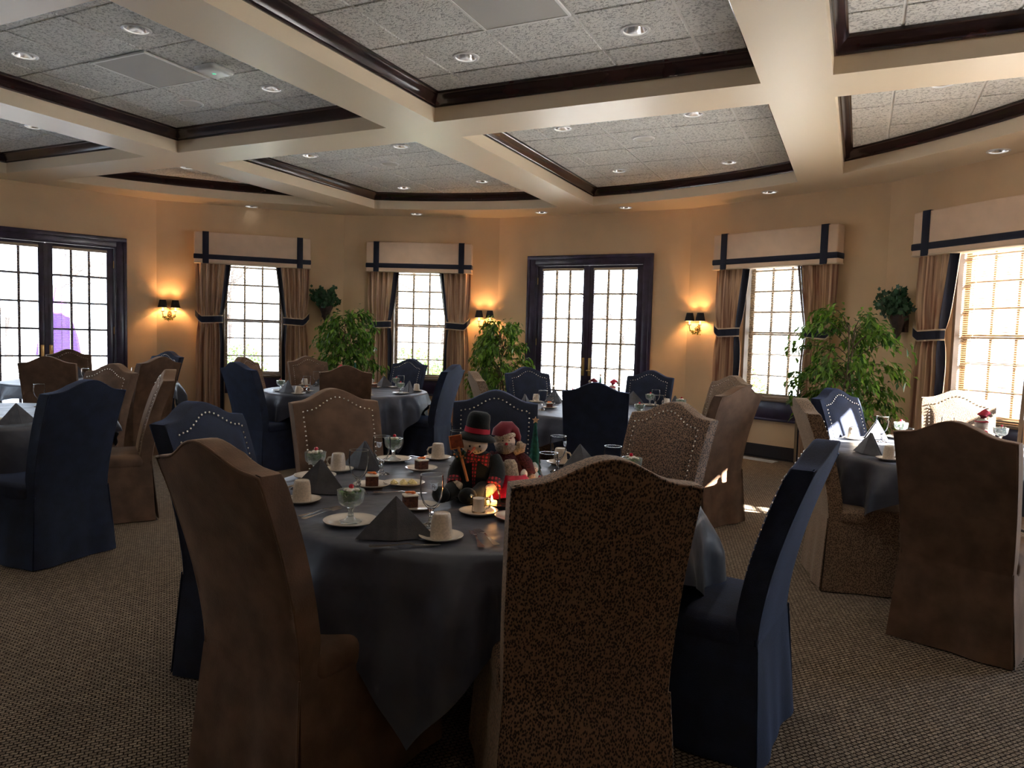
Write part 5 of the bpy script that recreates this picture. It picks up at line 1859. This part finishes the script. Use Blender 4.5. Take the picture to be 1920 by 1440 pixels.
# ------------------------------------------------------------------ plants
def leaf(mb, p, d, L_, w_, droop, rnd):
    d = d.normalized()
    up = Vector((0, 0, 1))
    sd = d.cross(up)
    if sd.length < 0.05:
        sd = Vector((1, 0, 0))
    sd.normalize()
    sd = (sd + Vector((rnd.uniform(-0.5, 0.5), rnd.uniform(-0.5, 0.5), rnd.uniform(-0.4, 0.4)))).normalized()
    q = p + d * L_ * 0.45 + Vector((0, 0, -droop * L_ * 0.12))
    r = p + d * L_ * 0.85 + Vector((0, 0, -droop * L_ * 0.5))
    n = sd.cross(d) * w_ * 0.22
    a, b, c, e_, f_ = mb.v(p), mb.v(q + sd * w_ / 2 + n), mb.v(r), mb.v(q - sd * w_ / 2 + n), mb.v(q)
    mb.f([a, b, f_]); mb.f([f_, b, c]); mb.f([a, f_, e_]); mb.f([f_, c, e_])
def ficus(loc, label, zlo, zhi, rx, seed, nleaf=3800, lean=(0, 0)):
    rnd = random.Random(seed)
    t = thing('ficus_tree', label, 'potted tree', loc, 0, 'potted ficus trees')
    mb = MB(); mb.lathe([(0.001, 0.0), (0.13, 0.0), (0.155, 0.10), (0.17, 0.28), (0.175, 0.30), (0.160, 0.30), (0.155, 0.26), (0.001, 0.26)], 28, flute=0.012, nf=14)
    mb.build('wicker_pot', 'basket', t)
    mb = MB()
    zc0 = (zlo + zhi) / 2; hz = (zhi - zlo) / 2
    for k in range(3):
        a = k * 2.1
        x, y = 0.03 * cos(a), 0.03 * sin(a)
        pts = [(x + 0.03 * sin(i * 1.3 + a), y + 0.03 * cos(i * 1.1 + a), 0.25 + (zhi - 0.45) * i / 6) for i in range(7)]
        mb.tube(pts, [0.014 - 0.0015 * i for i in range(7)], 8)
    tw = []
    for i in range(70):
        z = rnd.uniform(zlo + 0.05, zhi - 0.1)
        a = rnd.random() * 6.28
        k = sqrt(max(0.05, 1 - ((z - zc0) / hz) ** 2))
        R0 = rx * k * rnd.uniform(0.65, 1.10)
        p0 = Vector((0.03 * cos(a), 0.03 * sin(a), z - 0.12))
        p2 = Vector((R0 * cos(a) + lean[0] * 0.1, R0 * sin(a) + lean[1] * 0.1, z + rnd.uniform(-0.06, 0.12)))
        p1 = p0.lerp(p2, 0.5) + Vector((0, 0, 0.12))
        p3 = p2 + Vector((cos(a) * 0.07, sin(a) * 0.07, -0.10))
        cps = []
        for j in range(6):
            s_ = j / 5
            cps.append(p0 * (1 - s_) ** 3 + p1 * 3 * s_ * (1 - s_) ** 2 + p2 * 3 * s_ * s_ * (1 - s_) + p3 * s_ ** 3)
        mb.tube(cps, [0.005, 0.0045, 0.004, 0.003, 0.002, 0.0012], 5, cap=False)
        tw.append(cps)
    mb.build('trunk', 'bark', t, ang=80)
    mb = MB()
    for i in range(nleaf):
        c = rnd.choice(tw)
        s_ = rnd.uniform(1.2, 4.99)
        j = int(s_)
        p = c[j].lerp(c[min(5, j + 1)], s_ - j) + Vector((rnd.gauss(0, 0.035), rnd.gauss(0, 0.035), rnd.gauss(0, 0.04)))
        d = (c[min(5, j + 1)] - c[j]).normalized() + Vector((rnd.gauss(0, 0.7), rnd.gauss(0, 0.7), rnd.gauss(-0.45, 0.5)))
        leaf(mb, p, d, rnd.uniform(0.070, 0.100), rnd.uniform(0.032, 0.044), 0.6, rnd)
    mb.build('foliage', 'ficus', t, recalc=False, ang=80)
    return t
ficus((-2.32, 10.20, 0), 'potted ficus with drooping leaves left of the second window', 0.45, 1.74, 0.43, 11)
ficus((-0.16, 10.15, 0), 'potted ficus with bright leaves left of the middle French doors', 0.40, 1.70, 0.42, 12)
ficus((3.36, 7.25, 0), 'airy potted ficus right of the third window', 0.50, 1.83, 0.47, 13, 3000)

def ivy(loc, rot, label, seed):
    rnd = random.Random(seed)
    t = thing('ivy_wall_planter', label, 'wall planter', loc, rot, 'carved wall planters of ivy')
    mb = MB()
    mb.lathe([(0.001, -0.05), (0.012, -0.045), (0.022, -0.02), (0.016, 0.0), (0.030, 0.02), (0.048, 0.07), (0.070, 0.14), (0.098, 0.20), (0.105, 0.235), (0.092, 0.235), (0.001, 0.225)], 22, (0, -0.10, 1.545), flute=0.08, nf=7, sy=0.8)
    mb.box(-0.05, 0.05, -0.05, 0.0, 1.60, 1.78)
    mb.build('carved_corbel', 'corbel', t, ang=50)
    mb = MB()
    vines = []
    for i in range(26):
        a = rnd.uniform(pi * 0.98, pi * 2.02)
        R0 = rnd.uniform(0.08, 0.24)
        p0 = Vector((0, -0.10, 1.77)); p1 = p0 + Vector((R0 * 0.5 * cos(a), R0 * 0.4 * sin(a), rnd.uniform(0.05, 0.26))); p2 = p0 + Vector((R0 * cos(a), R0 * 0.75 * sin(a), rnd.uniform(-0.03, 0.27)))
        cps = [p0 * (1 - s_) ** 2 + p1 * 2 * s_ * (1 - s_) + p2 * s_ * s_ for s_ in (0, .25, .5, .75, 1)]
        mb.tube(cps, 0.0022, 5, cap=False); vines.append(cps)
    mb.build('vine_stems', 'bark', t, ang=80)
    mb = MB()
    for i in range(520):
        c = rnd.choice(vines); s_ = rnd.uniform(0.6, 3.99); j = int(s_)
        p = c[j].lerp(c[j + 1], s_ - j) + Vector((rnd.gauss(0, 0.03), rnd.gauss(0, 0.02), rnd.gauss(0, 0.03)))
        if p.y > -0.012: p.y = -0.012
        n = Vector((rnd.gauss(0, 0.5), -1 + rnd.gauss(0, 0.4), rnd.gauss(0.2, 0.5))).normalized()
        ax = n.cross(Vector((0, 0, 1))).normalized(); ay = n.cross(ax)
        ro = rnd.random() * 6.28; S = rnd.uniform(0.026, 0.042)
        vs = []
        for k, rr_ in enumerate([1.1, 0.62, 0.95, 0.55, 0.8, 0.35, 0.8, 0.55, 0.95, 0.62]):
            a = ro + k * 2 * pi / 10
            vs.append(mb.v(p + (ax * cos(a) + ay * sin(a)) * rr_ * S + n * 0.004 * (k % 2)))
        mb.f(vs)
    mb.build('foliage', 'ivy', t, recalc=False, ang=80)
    return t
iv = ivy(wall_pt(wn['wall_back_left'], 2.33, 0, 0.03), wn['wall_back_left']['a'], 'ivy in a carved wall planter above the first ficus', 21)
wl = wn['wall_right']
dup(iv, wall_pt(wl, 0.28, 0, -0.02), wl['a'], 'ivy in a carved wall planter at the right, above the third ficus')

# ------------------------------------------------------------------ outside
mb = MB(); mb.slab([(-60, -30), (60, -30), (60, 70), (-60, 70)], -0.30, -0.10); o = struct(mb.build('ground_patio', 'patio'))
def outdoor_bush(loc, r, label, seed, mt='hedge', n=1500):
    rnd = random.Random(seed)
    t = thing('garden_shrub', label, 'shrub', loc, 0, 'shrubs outside the windows')
    mb = MB()
    for i in range(n):
        d = Vector((rnd.gauss(0, 1), rnd.gauss(0, 1), abs(rnd.gauss(0, 1)))).normalized() * rnd.random() ** 0.3
        p = Vector((d.x * r, d.y * r, d.z * r * 1.2 + 0.1))
        leaf(mb, p, d + Vector((rnd.gauss(0, .6), rnd.gauss(0, .6), rnd.gauss(0, .6))), 0.12, 0.07, 0.3, rnd)
    mb.build('foliage', mt, t, recalc=False)
    mb = MB(); mb.tube([(0, 0, 0), (0.02, 0, r * 0.7)], [0.04, 0.02], 8); mb.build('stem', 'bark', t)
    return t
b1 = outdoor_bush((-3.6, 14.6, -0.1), 0.9, 'clipped green shrub outside the first curtained window', 31)
for x, y, l in ((-6.2, 16.2, 'shrub farther left outside the first curtained window'), (-1.2, 15.4, 'green shrub outside the window left of the middle doors'), (-2.4, 17.5, 'distant shrub between the two back windows'), (4.2, 14.2, 'shrub outside the right leaf of the middle doors')):
    dup(b1, (x, y, -0.1), x, l)
def bare_tree(loc, h, label, seed):
    rnd = random.Random(seed)
    t = thing('bare_tree', label, 'tree', loc, 0, 'bare trees outside')
    mb = MB()
    def br(p, d, L_, r, k):
        q = p + d * L_
        mb.tube([p, p.lerp(q, 0.5) + Vector((rnd.gauss(0, 0.04), rnd.gauss(0, 0.04), 0)) * L_, q], [r, r * 0.85, r * 0.7], 5, cap=False)
        if k > 0:
            for _ in range(3):
                nd = (d + Vector((rnd.gauss(0, 0.5), rnd.gauss(0, 0.5), rnd.gauss(0.1, 0.3)))).normalized()
                br(q, nd, L_ * rnd.uniform(0.6, 0.8), r * 0.6, k - 1)
    br(Vector((0, 0, 0)), Vector((0, 0, 1)), h * 0.33, 0.11, 5)
    mb.build('branches', 'twig', t, ang=80)
    return t
bt_ = bare_tree((-1.9, 20.0, -0.1), 5.0, 'bare winter tree beyond the window left of the middle doors', 41)
for x, y, l in ((-7.4, 19.0, 'bare winter tree beyond the first curtained window'), (3.8, 25.0, 'bare winter tree beyond the left leaf of the middle doors'), (9.5, 20.0, 'bare winter tree beyond the right leaf of the middle doors'), (-12.5, 18.0, 'bare winter tree beyond the left French doors')):
    dup(bt_, (x, y, -0.1), x * 2, l)
# closed patio umbrella
t = thing('patio_umbrella', 'half closed purple patio umbrella outside the left French doors', 'umbrella', (-8.20, 13.1, -0.1), 0)
mb = MB(); mb.lathe([(0.001, 2.35), (0.04, 2.2), (0.16, 1.75), (0.29, 1.25), (0.33, 0.95), (0.31, 0.95), (0.14, 1.70), (0.03, 2.15)], 16, flute=0.10, nf=8); mb.build('canopy', 'umbrella', t, ang=30)
mb = MB(); mb.tube([(0, 0, 0.03), (0, 0, 2.40)], 0.022, 10); mb.build('pole', 'white', t)
mb = MB(); mb.lathe([(0.001, 0.0), (0.26, 0.0), (0.24, 0.07), (0.05, 0.10), (0.001, 0.10)], 24); mb.build('base', 'base', t)
# neighbouring wing with pale siding to the right
mb = MB()
for k in range(26):
    z = -0.1 + k * 0.18
    mb.box(-6, 6, 0.0, 0.3 - 0.001 * (k % 2), z, z + 0.17)
    mb.box(-6, 6, -0.02, 0.0, z, z + 0.02)
o = mb.build('neighbour_wing', 'siding', None, loc=(15.5, 15.5, 0), rotz=radians(-50)); o['kind'] = 'structure'

# lamps of the recessed downlights (dimmed), then unseen ones added as camera-side fill
def can_lamp(x, y, z, en):
    l = bpy.data.lights.new('downlight_lamp', 'SPOT')
    l.energy = en; l.color = (1.0, 0.88, 0.74); l.spot_size = radians(118); l.spot_blend = 0.6; l.shadow_soft_size = 0.04
    o = bpy.data.objects.new('downlight_lamp', l); COL.objects.link(o); o.location = (x, y, z - 0.012)
for u_, v_ in tile_lights:
    if v_ > -7:
        can_lamp(*uv(u_, v_), HT, CAN_W)
for u_, v_ in ((0.3, -2.67), (0.3, -1.42), (1.55, -2.67), (1.55, -1.42), (0.3, 0.45), (1.55, 0.45), (0.3, -5.76), (1.55, -5.76), (0.3, -4.52), (1.55, -4.52)):
    dup(c0, (*uv(u_, v_), HT), 0, 'recessed chrome downlight added unseen as fill above the camera side of the room', 'added fill downlights on the camera side')
    can_lamp(*uv(u_, v_), HT, CAN_W * 0.4)
